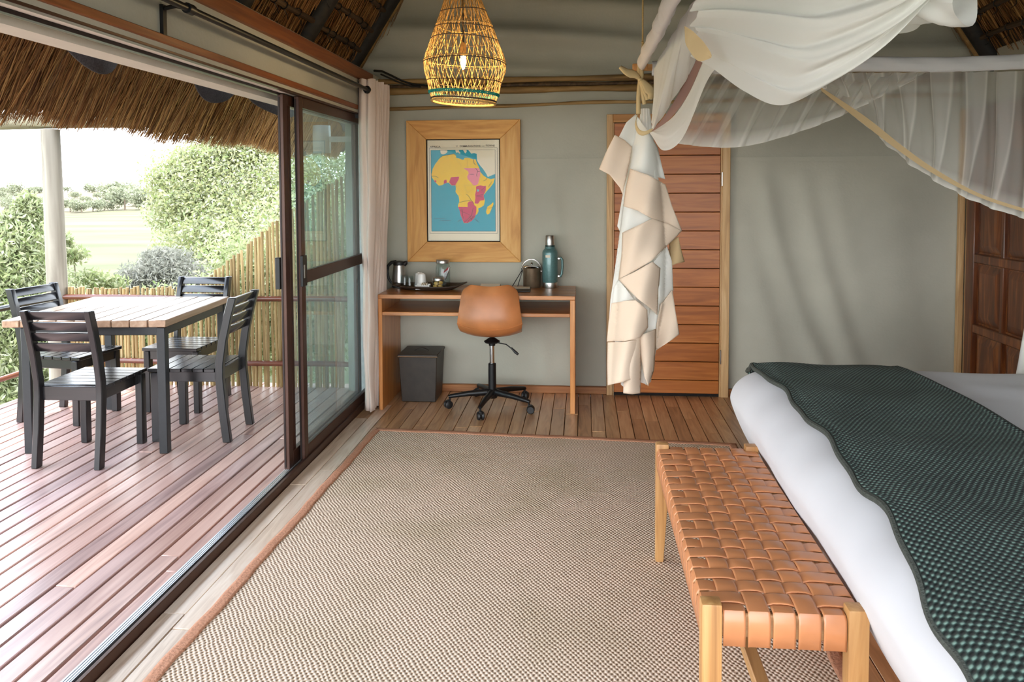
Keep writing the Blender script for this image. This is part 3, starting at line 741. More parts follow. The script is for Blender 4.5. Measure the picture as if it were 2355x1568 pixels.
def beam(path, wx, wd, xc):
    """rectangular bar following a path in y,z ; wd measured in y"""
    vs = []; fs = []
    for y, z in path:
        for sx_, sy_ in ((-1, -1), (1, -1), (1, 1), (-1, 1)): vs.append((xc+sx_*wx/2, y+sy_*wd/2, z))
    for i in range(len(path)-1):
        for k in range(4):
            l = (k+1) % 4; fs.append((i*4+k, i*4+l, i*4+4+l, i*4+4+k))
    fs.append((3, 2, 1, 0)); q = len(path)*4-4; fs.append((q, q+1, q+2, q+3))
    return MB().add(vs, fs)
M['chairX'] = wood('ebony_stained_wood_x', [(7, 8, 10), (16, 16, 18), (32, 27, 25)], 'X', 24, .08, .24, .1, .05, .25, .6)
M['chairZ'] = wood('ebony_stained_wood_z', [(7, 8, 10), (16, 16, 18), (32, 27, 25)], 'Z', 24, .08, .32, .1, .05, .15, .5)
def deck_chair(label, loc, rz):
    t = thing('deck_chair', label, 'chair', loc, rz, 'slatted dark chairs around the deck table')
    rear = [(-.245, 0), (-.222, .2), (-.205, .40), (-.207, .48), (-.228, .62), (-.262, .77), (-.296, .89)]
    def ry(z): return interp(z, [p[1] for p in rear], [p[0] for p in rear])
    for s in (-1, 1):
        beam(rear, .036, .05, s*.182).build('rear_leg', M['chairZ'], t, bevel=.004)
        beam([(.195, 0), (.195, .43)], .042, .05, s*.177).build('front_leg', M['chairZ'], t, bevel=.004)
        MB().box2((s*.165-.012, -.19, .37), (s*.165+.012, .18, .432)).build('side_rail', M['chair'], t, bevel=.003)
    MB().box2((-.165, -.205, .37), (.165, -.18, .45)).build('back_rail', M['chairX'], t, bevel=.003)
    MB().box2((-.165, .185, .37), (.165, .21, .432)).build('front_rail', M['chairX'], t, bevel=.003)
    for i in range(6):
        y0 = -.178+i*.070
        MB().box2((-.198, y0, .433), (.198, y0+.0655, .455)).build('seat_slat', M['chairX'], t, bevel=.003)
    for i in range(4):
        zc = .860-i*.0610; h = .049
        b = MB(); p = [(ry(zc-h/2)+.004, zc-h/2), (ry(zc+h/2)+.004, zc+h/2)]
        vs = [(sx_*.166, p[j][0]+dy, p[j][1]) for j in (0, 1) for sx_ in (-1, 1) for dy in (-.010, .010)]
        b.add(vs, [(0, 1, 3, 2), (4, 6, 7, 5), (0, 4, 5, 1), (2, 3, 7, 6), (0, 2, 6, 4), (1, 5, 7, 3)])
        b.build('back_slat', M['chairX'], t, bevel=.003)
    return t
c0 = deck_chair('dark slatted chair with its back to the camera at the deck table', (-2.855, 4.235, DZ), math.radians(1))
dup(c0, (-2.418, 4.658, DZ), math.radians(93), 'dark slatted chair side-on between the deck table and the sliding door frame')
dup(c0, (-2.83, 5.27, DZ), math.radians(180), 'dark slatted chair at the far side of the table, in front of the pole fence')
dup(c0, (-3.47, 4.93, DZ), math.radians(-97), 'dark slatted chair at the outer side of the table, beside the deck railing')

# ------------------------------------------------------------------ rug
C4 = [Vector((-1.285, 4.64, 0)), Vector((.885, 4.515, 0)), Vector((.76, .7, 0)), Vector((-1.345, .7, 0))]
rg = MB().prism(C4, (0, 0, .009)).build('rug', M['rug'])
tag(rg, 'large woven sisal rug with a terracotta edge on the plank floor', 'rug')
cen = sum(C4, Vector())/4
def inner(p): return p+(cen-p)*0.0
ed = [C4[i] for i in range(4)]
for i in range(4):
    a, b = ed[i], ed[(i+1) % 4]; d = (b-a).normalized(); nrm = Vector((d.y, -d.x, 0)); wv = .045
    N_ = 80; bb = MB()
    def efn(u, v):
        p = a.lerp(b, u); wob = .003*math.sin(u*(b-a).length*9+i)+.002*math.sin(u*(b-a).length*31)
        return p+nrm*(v*wv-.004+wob)+Vector((0, 0, .0110+.0012*math.sin(v*math.pi)))
    bb.grid(efn, N_, 4); bb.uv = {}
    bb.build('binding', M['rugedge'], rg, smooth=True, solid=.003)

# ------------------------------------------------------------------ desk and its things
DT = .785
ds = thing('writing_desk', 'orange-brown timber desk with an open shelf against the canvas wall', 'desk', (-.71, 5.33, 0))
for i in range(4):
    y0 = 5.06+i*.1325
    MB().box2((-1.37, y0+.0008, DT-.027), (-.05, y0+.1317, DT)).build('tabletop_board', M['desk'], ds, world=True, bevel=.002)
MB().box2((-1.37, 5.062, 0), (-1.343, 5.585, DT-.0275)).build('side_panel', M['deskZ'], ds, world=True, bevel=.003)
MB().box2((-.083, 5.062, 0), (-.05, 5.585, DT-.0275)).build('side_panel', M['deskZ'], ds, world=True, bevel=.003)
MB().box2((-1.343, 5.066, .643), (-.083, 5.585, .668)).build('shelf', M['desk'], ds, world=True, bevel=.003)

ch = thing('office_chair', 'tan leather swivel chair on a black five-star base at the desk', 'chair', (-.615, 5.19, 0), math.radians(2))
def shell(u, v, off=0.0):
    path = [Vector((0, -.185, .868)), Vector((0, -.212, .80)), Vector((0, -.236, .70)), Vector((0, -.242, .62)), Vector((0, -.222, .565)), Vector((0, -.15, .515)), Vector((0, -.02, .488)), Vector((0, .12, .492)), Vector((0, .23, .498))]
    wid = [.158, .188, .202, .212, .216, .205, .205, .20, .175]
    p = cr(path, v); w_ = interp(v*8, range(9), wid)
    s = (u-.5)*2
    back = 1-min(1, max(0, (v-.45)/.2)); k = abs(s)**2.4
    x = s*w_
    y = p.y+back*.055*k
    zz = p.z+(1-back)*.035*k-.016*(1-s*s)*max(0, 1-v/.14)-.030*max(0, (abs(s)-.70)/.30)**2*max(0, 1-v/.10)+(.03*k*math.exp(-((v-.5)/.14)**2))
    return (x, y+off, zz)
b = MB(); b.grid(shell, 26, 56); b.uv = {}
so_ = b.build('seat_shell', M['leather'], ch, smooth=True, angle=180)
md = so_.modifiers.new('thickness', 'SOLIDIFY'); md.thickness = .034; md.offset = -1
md = so_.modifiers.new('round', 'BEVEL'); md.width = .012; md.segments = 3; md.limit_method = 'ANGLE'; md.angle_limit = 1.0
sp_ = [Vector(shell(i/26, .475)) for i in range(27)]
sea = MB().tube([p+Vector((0, -.002, -.002)) for p in sp_], .0025, 5).build('seam', M['leather'], so_, smooth=True)
MB().lathe([(.0, .440), (.05, .445), (.055, .455), (.02, .478), (0, .478)], 20).build('seat_mount', M['black'], ch, smooth=True)
MB().lathe([(.022, .425), (.024, .462)], 18).build('mount_collar', M['black'], ch, smooth=True)
MB().lathe([(.0165, .27), (.0165, .43)], 18).build('gas_lift', M['chrome'], ch, smooth=True)
MB().lathe([(.027, .10), (.0265, .30), (.022, .304), (.0, .304)], 20).build('lift_sleeve', M['black'], ch, smooth=True)
MB().lathe([(.0, .066), (.032, .066), (.042, .085), (.042, .112), (.03, .128), (.0, .128)], 20).build('hub', M['black'], ch, smooth=True)
lv = MB().tube([(.03, -.03, .452), (.10, -.06, .445), (.145, -.08, .415)], .004, 8).build('lever', M['black'], ch, smooth=True)
MB().tube([(.135, -.075, .425), (.165, -.09, .398), (.182, -.098, .386)], [.006, .010, .008], 10).build('lever_grip', M['rubber'], lv, smooth=True)
for k in range(5):
    a = math.radians(43+72*k); dv = Vector((math.cos(a), math.sin(a), 0))
    MB().tube([dv*.03+Vector((0, 0, .105)), dv*.16+Vector((0, 0, .098)), dv*.285+Vector((0, 0, .082)), dv*.298+Vector((0, 0, .078))], [.024, .019, .014, .011], 10).build('arm', M['black'], ch, smooth=True)
    cc = dv*.29; b = MB(); b.tube([cc+Vector((0, 0, .04)), cc+Vector((0, 0, .085))], .007, 10)
    cw = b.build('caster', M['black'], ch, smooth=True)
    perp = Vector((-math.sin(a+.5), math.cos(a+.5), 0)); c2 = cc+Vector((math.cos(a+.5), math.sin(a+.5), 0))*.012
    for s in (-1, 1):
        q = perp.to_track_quat('Z', 'Y').to_matrix()
        MB().lathe([(0, -.010), (.022, -.010), (.027, -.004), (.027, .005), (.020, .010), (0, .010)], 18, c2+perp*(s*.013)+Vector((0, 0, .0275)), 0, q).build('wheel', M['rubber'], cw, smooth=True)
    MB().tube([c2+Vector((0, 0, .040)), c2+Vector((0, 0, .058))], [.024, .012], 12).build('wheel_hood', M['rubber'], cw, smooth=True)

bn = thing('waste_bin', 'dark brown leather waste bin with a flap lid, under the desk', 'bin', (-1.145, 5.40, 0))
def taper(w0, d0, w1, d1_, z0, z1):
    vs = [(-w0/2, -d0/2, z0), (w0/2, -d0/2, z0), (w0/2, d0/2, z0), (-w0/2, d0/2, z0), (-w1/2, -d1_/2, z1), (w1/2, -d1_/2, z1), (w1/2, d1_/2, z1), (-w1/2, d1_/2, z1)]
    return MB().add(vs, [(3, 2, 1, 0), (4, 5, 6, 7), (0, 1, 5, 4), (1, 2, 6, 5), (2, 3, 7, 6), (3, 0, 4, 7)])
taper(.242, .25, .272, .29, 0, .322).build('body', M['bin'], bn, bevel=.005)
MB().box2((-.141, -.15, .323), (.141, .15, .340)).build('lid', M['bin'], bn, bevel=.004)
MB().box2((-.1405, -.1515, .3225), (.1405, -.149, .3275)).build('lid_edge', M['binedge'], bn)
MB().grid(lambda u, v: (-.05+.10*u, -.012+.024*v, .341+.018*math.sin(u*math.pi)), 10, 2).build('handle_loop', M['bin'], bn, smooth=True, solid=.003)

# items on the desk top
kt = thing('electric_kettle', 'steel kettle with black lid and handle at the curtain end of the desk', 'kettle', (-1.318, 5.46, DT), math.radians(0))
MB().lathe([(0, .004), (.052, .004), (.053, .012), (.051, .06), (.045, .12), (.040, .16), (0, .16)], 28).build('body', M['steel'], kt, smooth=True)
MB().lathe([(0, 0), (.054, 0), (.054, .010), (0, .010)], 28).build('base', M['rubber'], kt, smooth=True)
MB().lathe([(.041, .158), (.043, .166), (.040, .182), (.02, .188), (0, .188)], 24).build('lid', M['rubber'], kt, smooth=True)
MB().tube([(.035, 0, .165), (.052, 0, .178), (.058, 0, .187)], [.02, .014, .005], 10).build('spout', M['rubber'], kt, smooth=True)
MB().tube([(-.02, 0, .183), (-.055, 0, .178), (-.082, 0, .152), (-.088, 0, .11), (-.078, 0, .06), (-.06, 0, .032), (-.046, 0, .025)], [.012, .012, .011, .0105, .009, .008, .008], 10).build('handle', M['rubber'], kt, smooth=True)

trn = thing('serving_tray', 'oval dark hammered wooden tray on the desk with glasses and jars', 'tray', (-1.075, 5.345, DT), math.radians(-3))
def trayf(u, v):
    a = u*2*math.pi; r = v
    prof_z = interp(v, [0, .62, .70, .86, 1.0], [.004, .004, .008, .022, .032])
    ex_ = .27*r*math.cos(a); ey = .135*r*math.sin(a)
    zz = prof_z+(.022*max(0, math.cos(a))**6+.006*max(0, -math.cos(a))**6)*max(0, (v-.6)/.4)
    return (ex_, ey, zz)
b = MB(); b.grid(trayf, 48, 10); b.uv = {}
b.build('bowl', M['tray'], trn, smooth=True, angle=180, solid=.007)
TRZ = DT+.0095
def tumbler(label, loc):
    o = thing('drinking_glass', label, 'glass', loc, 0, 'upturned drinking glasses on the tray')
    MB().lathe([(.031, 0), (.027, .082), (.025, .088), (0, .088)], 20).build('bowl', M['glassjar'], o, smooth=True)
    for f in list(o.children): f.modifiers.new('t', 'SOLIDIFY').thickness = .0025
    return o
g0 = tumbler('upturned clear glass on the tray, the one nearer the kettle', (-1.255, 5.365, TRZ))
dup(g0, (-1.208, 5.315, TRZ), 0, 'upturned clear glass on the tray, the one beside the white cups')
def cup(label, loc):
    o = thing('ceramic_cup', label, 'cup', loc, 0, 'upturned white cups on the tray')
    MB().lathe([(.036, 0), (.037, .006), (.029, .090), (.027, .098), (.020, .100), (.020, .104), (.0, .104)], 24).build('body', M['ceramic'], o, smooth=True)
    return o
k0 = cup('upturned white cup on the tray, the rear of the two', (-1.160, 5.415, TRZ))
dup(k0, (-1.130, 5.345, TRZ), 0, 'upturned white cup on the tray, the front of the two')
hd = thing('sachet_holder', 'small white ceramic sachet holder at the front of the tray', 'holder', (-1.105, 5.270, TRZ))
b = MB(); b.box2((-.048, -.025, 0), (.048, .025, .004)); b.box2((-.048, -.025, .004), (.048, -.021, .030)); b.box2((-.048, .021, .004), (.048, .025, .036)); b.box2((-.048, -.021, .004), (-.044, .021, .030)); b.box2((.044, -.021, .004), (.048, .021, .030))
b.build('dish', M['ceramic'], hd)
for i in range(4): MB().box((.024-.012*i, .0, .026), (.004, .034, .040), Matrix.Rotation(.25+.05*i, 3, 'Y')).build('sachet', M['paper'], hd)
def jar(name, label, loc, r, h, lid):
    o = thing(name, label, 'jar', loc, 0, 'glass jars with steel lids')
    MB().shell([(0, .002), (r*.94, .002), (r, .010), (r, h*.86), (r*.9, h*.93), (r*.86, h)], 26).build('glass', M['glassjar'], o, smooth=True, solid=.003)
    MB().lathe([(r*.97, h), (r*.98, h+.004), (r*.98, h+lid-.005), (r*.9, h+lid), (0, h+lid)], 26).build('lid', M['steel'], o, smooth=True)
    return o
j1 = jar('storage_jar', 'tall glass jar with a steel lid holding paper sachets', (-.985, 5.385, TRZ), .050, .172, .026)
for i in range(5):
    MB().box((.006+.007*i, -.008+.004*(i % 2), .075+.006*i), (.005, .05, .095), Matrix.Rotation(.35, 3, 'Y')).build('sachet', M['sachet'], j1)
    MB().box((.012+.007*i, -.034, .112+.006*i), (.006, .002, .018), Matrix.Rotation(.35, 3, 'Y')).build('sachet_band', M['red'], j1)
j2 = jar('biscuit_jar', 'short glass jar of round biscuits in front of the tall jar', (-.998, 5.275, TRZ), .043, .062, .022)
for i, (x, y, z) in enumerate(((-.018, -.016, .02), (.017, -.018, .021), (0, .016, .02), (-.012, -.012, .044), (.016, .004, .046))):
    bi = MB(); bi.lathe([(0, -.015), (.012, -.012), (.018, 0), (.012, .012), (0, .015)], 12, (x, y, z)); o = bi.build('biscuit', M['cookie'], j2, smooth=True)
cd_ = thing('folded_card', 'cream folded card lying on the desk behind the chair back', 'card', (-.66, 5.50, DT))
b = MB(); b.add([(-.07, -.05, .001), (.07, -.05, .001), (.07, .0, .022), (-.07, .0, .022), (.07, .06, .001), (-.07, .06, .001)], [(0, 1, 2, 3), (3, 2, 4, 5)]); b.build('leaf', M['paper'], cd_, solid=.002)
fo = thing('leather_folder', 'dark brown flat folder on the desk beside the ice bucket', 'folder', (-.45, 5.32, DT), math.radians(3))
MB().box2((-.12, -.10, 0), (.09, .12, .010)).build('cover', M['bin'], fo, bevel=.003)
pp = MB().box2((-.10, .02, .0105), (.085, .115, .0125)).build('paper_sheet', M['paper'], fo)
ib = thing('ice_bucket', 'dull bronze ice bucket with arched handle beside the teal flask', 'bucket', (-.362, 5.50, DT))
MB().lathe([(0, 0), (.060, 0), (.063, .006), (.063, .135), (.064, .14), (.060, .142), (0, .142)], 30).build('body', M['bucket'], ib, smooth=True)
MB().lathe([(.062, .142), (.058, .150), (.04, .160), (.012, .165), (.0, .165)], 30).build('lid', M['chrome'], ib, smooth=True)
MB().lathe([(0, .165), (.007, .166), (.009, .172), (.005, .178), (0, .178)], 14).build('lid_knob', M['chrome'], ib, smooth=True)
MB().tube([(-.074*math.cos(t), -.018-.02*math.sin(t), .112+.092*math.sin(t)) for t in [math.pi*i/24 for i in range(25)]], .0058, 8).build('handle', M['steel'], ib, smooth=True)
for s in (-1, 1): MB().lathe([(0, -.004), (.008, -.004), (.008, .004), (0, .004)], 12, (s*.068, -.018, .118), 0, Matrix.Rotation(math.pi/2, 3, 'Y')).build('pivot', M['steel'], ib, smooth=True)
tg = thing('ice_tongs', 'thin black tongs leaning against the ice bucket', 'tongs', (-.46, 5.44, DT))
b = MB(); b.tube([(-.038, -.02, .012), (.0, -.005, .075), (.030, .01, .125), (.026, .02, .138)], .003, 6); b.tube([(.0, .0, .012), (.018, .005, .07), (.034, .012, .125), (.026, .02, .138)], .003, 6); b.build('arms', M['black'], tg, smooth=True)
th = thing('vacuum_flask', 'tall hammered teal vacuum flask with steel cup and side handle', 'flask', (-.232, 5.49, DT))
MB().lathe([(0, 0), (.053, 0), (.054, .004), (.054, .036), (.053, .04)], 32).build('steel_base', M['steel'], th, smooth=True)
MB().lathe([(.0535, .04), (.055, .045), (.055, .250), (.052, .262), (.041, .276), (.036, .279), (.036, .284), (.037, .286), (.037, .292), (.0, .292)], 32).build('body', M['teal'], th, smooth=True)
MB().lathe([(.034, .292), (.034, .304), (.0, .304)], 28).build('stopper', M['tealdk'], th, smooth=True)
MB().lathe([(.0325, .304), (.033, .308), (.0295, .368), (.027, .373), (0, .373)], 28).build('cup', M['steel'], th, smooth=True)
hn = MB().tube([(.058, 0, .205), (.078, 0, .212), (.086, 0, .20), (.088, 0, .15), (.084, 0, .10), (.074, 0, .08), (.06, 0, .084)], [.008, .010, .010, .009, .009, .009, .007], 10).build('handle', M['teal'], th, smooth=True)
for z in (.208, .083): MB().box((.062, 0, z), (.016, .022, .014)).build('bracket', M['steel'], hn, bevel=.002)
bd = MB(); bd.grid(lambda u, v: (.0562*math.sin((u-.5)*.62-.25), -.0562*math.cos((u-.5)*.62-.25), .218+.018*v), 8, 1); bd.uv = {}; bd.build('badge', M['paper'], th, smooth=True)

# ------------------------------------------------------------------ framed map
YM = YB-.055
fm = thing('framed_map', 'wide timber framed wall map of a continent above the desk', 'picture', (-.862, YM, 1.47))
fx0, fx1, fz0, fz1 = -1.278, -.446, .958, 1.986; gx0, gx1, gz0, gz1 = -1.130, -.594, 1.107, 1.848
def fr(a, b, c, d, m, nm='frame_rail'):
    o = MB().prism([Vector((p[0], YM-.012, p[1])) for p in (a, b, c, d)], (0, .034, 0)).build(nm, m, fm, world=True, bevel=.0025)
fr((fx0, fz1), (fx1, fz1), (gx1, gz1), (gx0, gz1), M['honeyX']); fr((fx0, fz0), (gx0, gz0), (gx1, gz0), (fx1, fz0), M['honeyX'])
fr((fx0, fz0), (fx0, fz1), (gx0, gz1), (gx0, gz0), M['honeyZ'], 'frame_stile'); fr((fx1, fz1), (fx1, fz0), (gx1, gz0), (gx1, gz1), M['honeyZ'], 'frame_stile')
inr = MB()
for a, b in (((gx0, gz0), (gx1, gz0+.005)), ((gx0, gz1-.005), (gx1, gz1)), ((gx0, gz0), (gx0+.005, gz1)), ((gx1-.005, gz0), (gx1, gz1))): inr.box2((a[0], YM-.013, a[1]), (b[0], YM+.01, b[1]))
inr.build('inner_fillet', M['sub'], fm, world=True)
MB().box2((fx0+.05, YM+.022, fz0+.05), (fx1-.05, YM+.03, fz1-.05)).build('backing', M['sub'], fm, world=True)
def flat(name, c): return plain(name, c, .6, 0, .02, 10)
mp_c = {'paper': flat('map_paper', (232, 220, 192)), 'sea': flat('map_sea_ink', (24, 158, 178)), 'yel': flat('map_yellow_ink', (244, 198, 0)), 'pink': flat('map_pink_ink', (238, 132, 150)), 'red': flat('map_red_ink', (206, 52, 92)), 'ink': flat('map_black_ink', (44, 40, 38)), 'lake': flat('map_lake_ink', (110, 180, 190))}
pm = MB().box2((gx0+.004, YM+.004, gz0+.004), (gx1-.004, YM+.010, gz1-.004)).build('map_print', mp_c['paper'], fm, world=True)
SX = (gx1-gx0)/1118.0
def mpt(cx, cy): return (gx0+(cx-20)*SX, gz1-(cy-18)*SX*.995)
layer = [0]
def poly(pts, m, name):
    layer[0] += 1; y = YM+.004-.00022*layer[0]
    P = [Vector((mpt(*p)[0], y, mpt(*p)[1])) for p in pts]
    return MB().add(P, [tuple(range(len(P)))]).build(name, m, pm, world=False)
def fixp(o):
    q = Vector(fm.location); o.data.transform(Matrix.Translation(-q)); return o
def polyw(pts, m, name): return fixp(poly(pts, m, name))
polyw([(85, 180), (1065, 180), (1065, 1415), (85, 1415)], mp_c['sea'], 'sea_area')
polyw([(228, 180), (335, 180), (338, 205), (318, 228), (285, 244), (250, 242), (232, 222)], mp_c['paper'], 'land_area')
polyw([(458, 180), (512, 180), (520, 205), (540, 228), (520, 235), (500, 215), (470, 222)], mp_c['paper'], 'land_area')
polyw([(575, 180), (630, 180), (632, 205), (615, 232), (600, 222), (590, 200)], mp_c['paper'], 'land_area')
polyw([(655, 180), (1065, 180), (1065, 545), (1010, 566), (950, 590), (930, 545), (880, 470), (832, 412), (790, 345), (784, 240), (745, 228), (700, 236), (680, 210)], mp_c['paper'], 'land_area')
AF = [(215, 305), (262, 265), (345, 250), (440, 235), (466, 258), (472, 298), (520, 308), (560, 326), (582, 328), (600, 300), (650, 298), (700, 312), (738, 325), (766, 322), (790, 390), (815, 440), (842, 520), (885, 570), (938, 605), (990, 624), (1057, 612), (1035, 685), (985, 752), (938, 800), (915, 830), (885, 868), (893, 905), (904, 950), (890, 1018), (850, 1048), (802, 1066), (806, 1110), (785, 1155), (762, 1165), (752, 1202), (700, 1258), (640, 1290), (580, 1290), (560, 1240), (532, 1170), (520, 1100), (490, 1040), (500, 1000), (515, 960), (505, 882), (470, 835), (455, 808), (466, 770), (455, 716), (395, 716), (352, 672), (300, 682), (250, 712), (200, 718), (142, 660), (96, 592), (90, 555), (110, 462), (150, 390), (190, 340)]
polyw(AF, mp_c['yel'], 'continent_area')
polyw([(580, 455), (812, 455), (838, 505), (836, 560), (815, 640), (800, 700), (760, 722), (728, 714), (690, 668), (645, 620), (635, 582), (660, 535), (650, 500), (605, 472)], mp_c['pink'], 'country_area')
polyw([(388, 592), (450, 588), (512, 582), (510, 620), (478, 672), (455, 714), (398, 714), (360, 668)], mp_c['red'], 'country_area')
polyw([(280, 642), (318, 624), (326, 674), (296, 686), (276, 690)], mp_c['red'], 'country_area')
polyw([(128, 648), (150, 632), (166, 648), (154, 674)], mp_c['red'], 'country_area')
polyw([(770, 735), (838, 715), (885, 730), (922, 722), (920, 792), (888, 862), (894, 940), (832, 950), (800, 998), (748, 990), (760, 905), (755, 860), (772, 790)], mp_c['red'], 'country_area')
polyw([(640, 985), (672, 958), (725, 962), (738, 1012), (775, 1042), (772, 1120), (752, 1202), (700, 1258), (640, 1288), (582, 1288), (560, 1240), (532, 1170), (518, 1100), (492, 1042), (642, 1044)], mp_c['red'], 'country_area')
polyw([(785, 780), (812, 778), (818, 800), (802, 816), (784, 806)], mp_c['lake'], 'lake_area')
polyw([(1030, 972), (1036, 1005), (1000, 1085), (972, 1148), (938, 1160), (920, 1122), (942, 1042), (992, 1010)], mp_c['yel'], 'island_area')
def line(pts, wd, nm='printed_line'):
    layer[0] += 1; y = YM+.0035-.00022*layer[0]; b = MB()
    for p, q in zip(pts[:-1], pts[1:]):
        a = Vector(mpt(*p)); c = Vector(mpt(*q)); t = (c-a).normalized(); nn2 = Vector((-t.y, t.x))*wd*SX/2
        b.add([(a+nn2).to_3d().xzy if False else (v.x, y, v.y) for v in (a+nn2, a-nn2, c-nn2, c+nn2)], [(0, 1, 2, 3)])
    return fixp(b.build(nm, mp_c['ink'], pm))
line([(60, 150), (1095, 150), (1095, 1446), (60, 1446), (60, 150)], 4, 'border_line'); line([(85, 180), (1065, 180), (1065, 1416), (85, 1416), (85, 180)], 4, 'border_line')
layer[0] -= 3
for pts, wd in (([(215, 305), (262, 268), (345, 252), (440, 238), (462, 262)], 5), ([(350, 255), (330, 290)], 4), ([(736, 325), (740, 380), (770, 410)], 6), ([(765, 455), (800, 500), (780, 560), (790, 590)], 5), ([(800, 510), (838, 505)], 5), ([(940, 606), (915, 640), (882, 648)], 5),
                ([(915, 735), (880, 770), (850, 790)], 4), ([(890, 850), (780, 880)], 4), ([(620, 848), (660, 880), (695, 940)], 5), ([(515, 975), (600, 955), (700, 942), (740, 1000)], 5), ([(520, 1100), (560, 1080), (560, 1160), (580, 1230)], 5), ([(540, 1110), (640, 1150), (700, 1180)], 4),
                ([(580, 1285), (640, 1230), (700, 1180), (725, 1060)], 5), ([(640, 1285), (660, 1240), (745, 1200)], 5), ([(660, 1180), (700, 1240), (720, 1180), (752, 1195)], 5), ([(96, 575), (150, 572), (200, 600)], 5), ([(455, 715), (480, 740)], 4), ([(510, 870), (530, 850)], 4), ([(905, 1060), (985, 1062), (1058, 1035)], 4), ([(470, 310), (560, 430)], 2), ([(650, 300), (640, 455)], 2), ([(585, 715), (740, 715)], 2), ([(600, 720), (640, 830), (730, 770)], 2)):
    line(pts, wd)
def text(body, cx, cy, h, w_, bold=.0, rotz=0.0, nm='lettering'):
    layer[0] += .2
    c = bpy.data.curves.new(nm, 'FONT'); c.body = body; c.size = 1.0; c.offset = bold; c.fill_mode = 'FRONT'
    o = bpy.data.objects.new(nm, c); COL.objects.link(o); bpy.context.view_layer.update()
    dx = max(o.dimensions.x, 1e-3); dy = .70
    me = bpy.data.meshes.new_from_object(o); bpy.data.objects.remove(o)
    o = bpy.data.objects.new(nm, me); COL.objects.link(o); me.materials.append(mp_c['ink'])
    px_, pz_ = mpt(cx, cy)
    sx_, sy_ = w_*SX/dx, h*SX/dy
    me.transform(Matrix.Diagonal((sx_, sy_, 1, 1))); me.transform(Matrix.Rotation(rotz, 4, 'Z')); me.transform(Matrix.Rotation(math.pi/2, 4, 'X'))
    me.transform(Matrix.Translation(Vector((px_, YM-.0045, pz_))-Vector(fm.location)))
    o.parent = pm
    return o
text('AFRICA', 72, 142, 28, 164, .006); text('V   COMMUNICATIONS', 476, 136, 27, 368, .006); text('AND', 862, 132, 13, 44, .004); text('TOWNS', 922, 132, 27, 138, .006)
text('SUDAN', 680, 556, 14, 62, .01); text('SOMALIA', 968, 745, 14, 100, .01, math.radians(58)); text('KENYA', 850, 785, 12, 70, .01, math.radians(-50)); text('TANGANYIKA', 785, 888, 12, 84, .01, math.radians(-8))
text('UNION', 488, 1276, 16, 66, .012, math.radians(30)); text('AFRICA', 748, 1236, 16, 78, .012, math.radians(-38)); 
text('SOUTH ATLANTIC', 130, 1226, 11, 170, .01); text('OCEAN', 220, 1256, 11, 160, .01)
MB().box2((gx0+.003, YM-.0075, gz0+.003), (gx1-.003, YM-.0060, gz1-.003)).build('glass_pane', M['glassmap'], fm, world=True)

# ------------------------------------------------------------------ pendant lamp
LX, LY, LZ = -.585, 3.80, 1.915
lp = thing('pendant_lamp', 'bulbous woven straw pendant lamp with a teal band above its rim', 'lamp', (LX, LY, LZ))
LP = [(0.0, .154), (.046, .168), (.10, .181), (.163, .199), (.206, .1985), (.287, .170), (.376, .137), (.50, .090), (.60, .062), (.70, .045), (.78, .038)]
def lrad(z): 
    zs = [p[0] for p in LP]; i = z
    for k in range(len(LP)-1):
        if LP[k][0] <= z <= LP[k+1][0]:
            t = (k+(z-LP[k][0])/(LP[k+1][0]-LP[k][0]))/(len(LP)-1)
            return cr([Vector((p[1], 0, 0)) for p in LP], t).x
    return LP[-1][1]
TILT = Matrix.Rotation(math.radians(3.5), 3, 'Y')
def lpt(a, z, dr=0.0):
    r = lrad(min(max(z, 0), .78))+dr
    p = Vector((r*math.cos(a), r*math.sin(a), z))
    q = TILT @ p
    t = min(1, z/.5); return q.lerp(p+Vector((.03, 0, 0))*0, t)
b = MB(); NS = 46
for hand in (-1, 1):
    for i in range(NS):
        a0 = 2*math.pi*i/NS+random.uniform(-.03, .03); k = 1.55*hand*random.uniform(.9, 1.1)
        pts = []; st = 30
        for j in range(st+1):
            z = .78*j/st
            pts.append(lpt(a0+k*z+.014*math.sin(j*.9+i), z, .0012*hand+.001*math.sin(j+i)))
        b.tube(pts, .00155, 4)
b.build('woven_shade', M['straw'], lp, smooth=True, kind='stuff')
def ring(zc, r, nm, m, nn_=64, wav=.004, ph=0):
    pts = [lpt(2*math.pi*i/nn_, zc+wav*math.sin(2*math.pi*i/nn_*2+ph), .002) for i in range(nn_)]
    return MB().tube(pts, r, 6, closed=True).build(nm, m, lp, smooth=True)
for zc, m_ in ((.10, 'strawdk'), (.195, 'strawdk'), (.205, 'straw'), (.305, 'strawdk'), (.36, 'strawdk'), (.375, 'straw'), (.44, 'strawdk'), (.52, 'strawdk')):
    ring(zc, .0022, 'hoop', M[m_], ph=zc*20)
ring(.003, .006, 'rim', M['straw'], wav=.001); ring(.014, .0045, 'rim', M['strawdk'], wav=.001)
tl = MB()
for k in range(3):
    pts = [lpt(2*math.pi*i/160, .044+.006*math.sin(2*math.pi*i/160*34+k*2.1), .003+.003*math.cos(2*math.pi*i/160*34+k*2.1)) for i in range(160)]
    tl.tube(pts, .0028, 5, closed=True)
tl.build('teal_band', M['tealcord'], lp, smooth=True)['label'] = 'teal braided band'
MB().tube([(0, 0, .27), (.002, 0, .5), (.004, .0, .9), (0, 0, 2.6)], .004, 8).build('flex', M['lampcord'], lp, smooth=True)
MB().lathe([(0, .232), (.013, .232), (.015, .25), (.015, .285), (.008, .295), (0, .295)], 18).build('socket', M['straw'], lp, smooth=True)
m, N, L, bs = new('warm_bulb_glow'); bs.inputs['Emission Color'].default_value = lin((255, 214, 140)); bs.inputs['Emission Strength'].default_value = 30; M['bulb'] = m
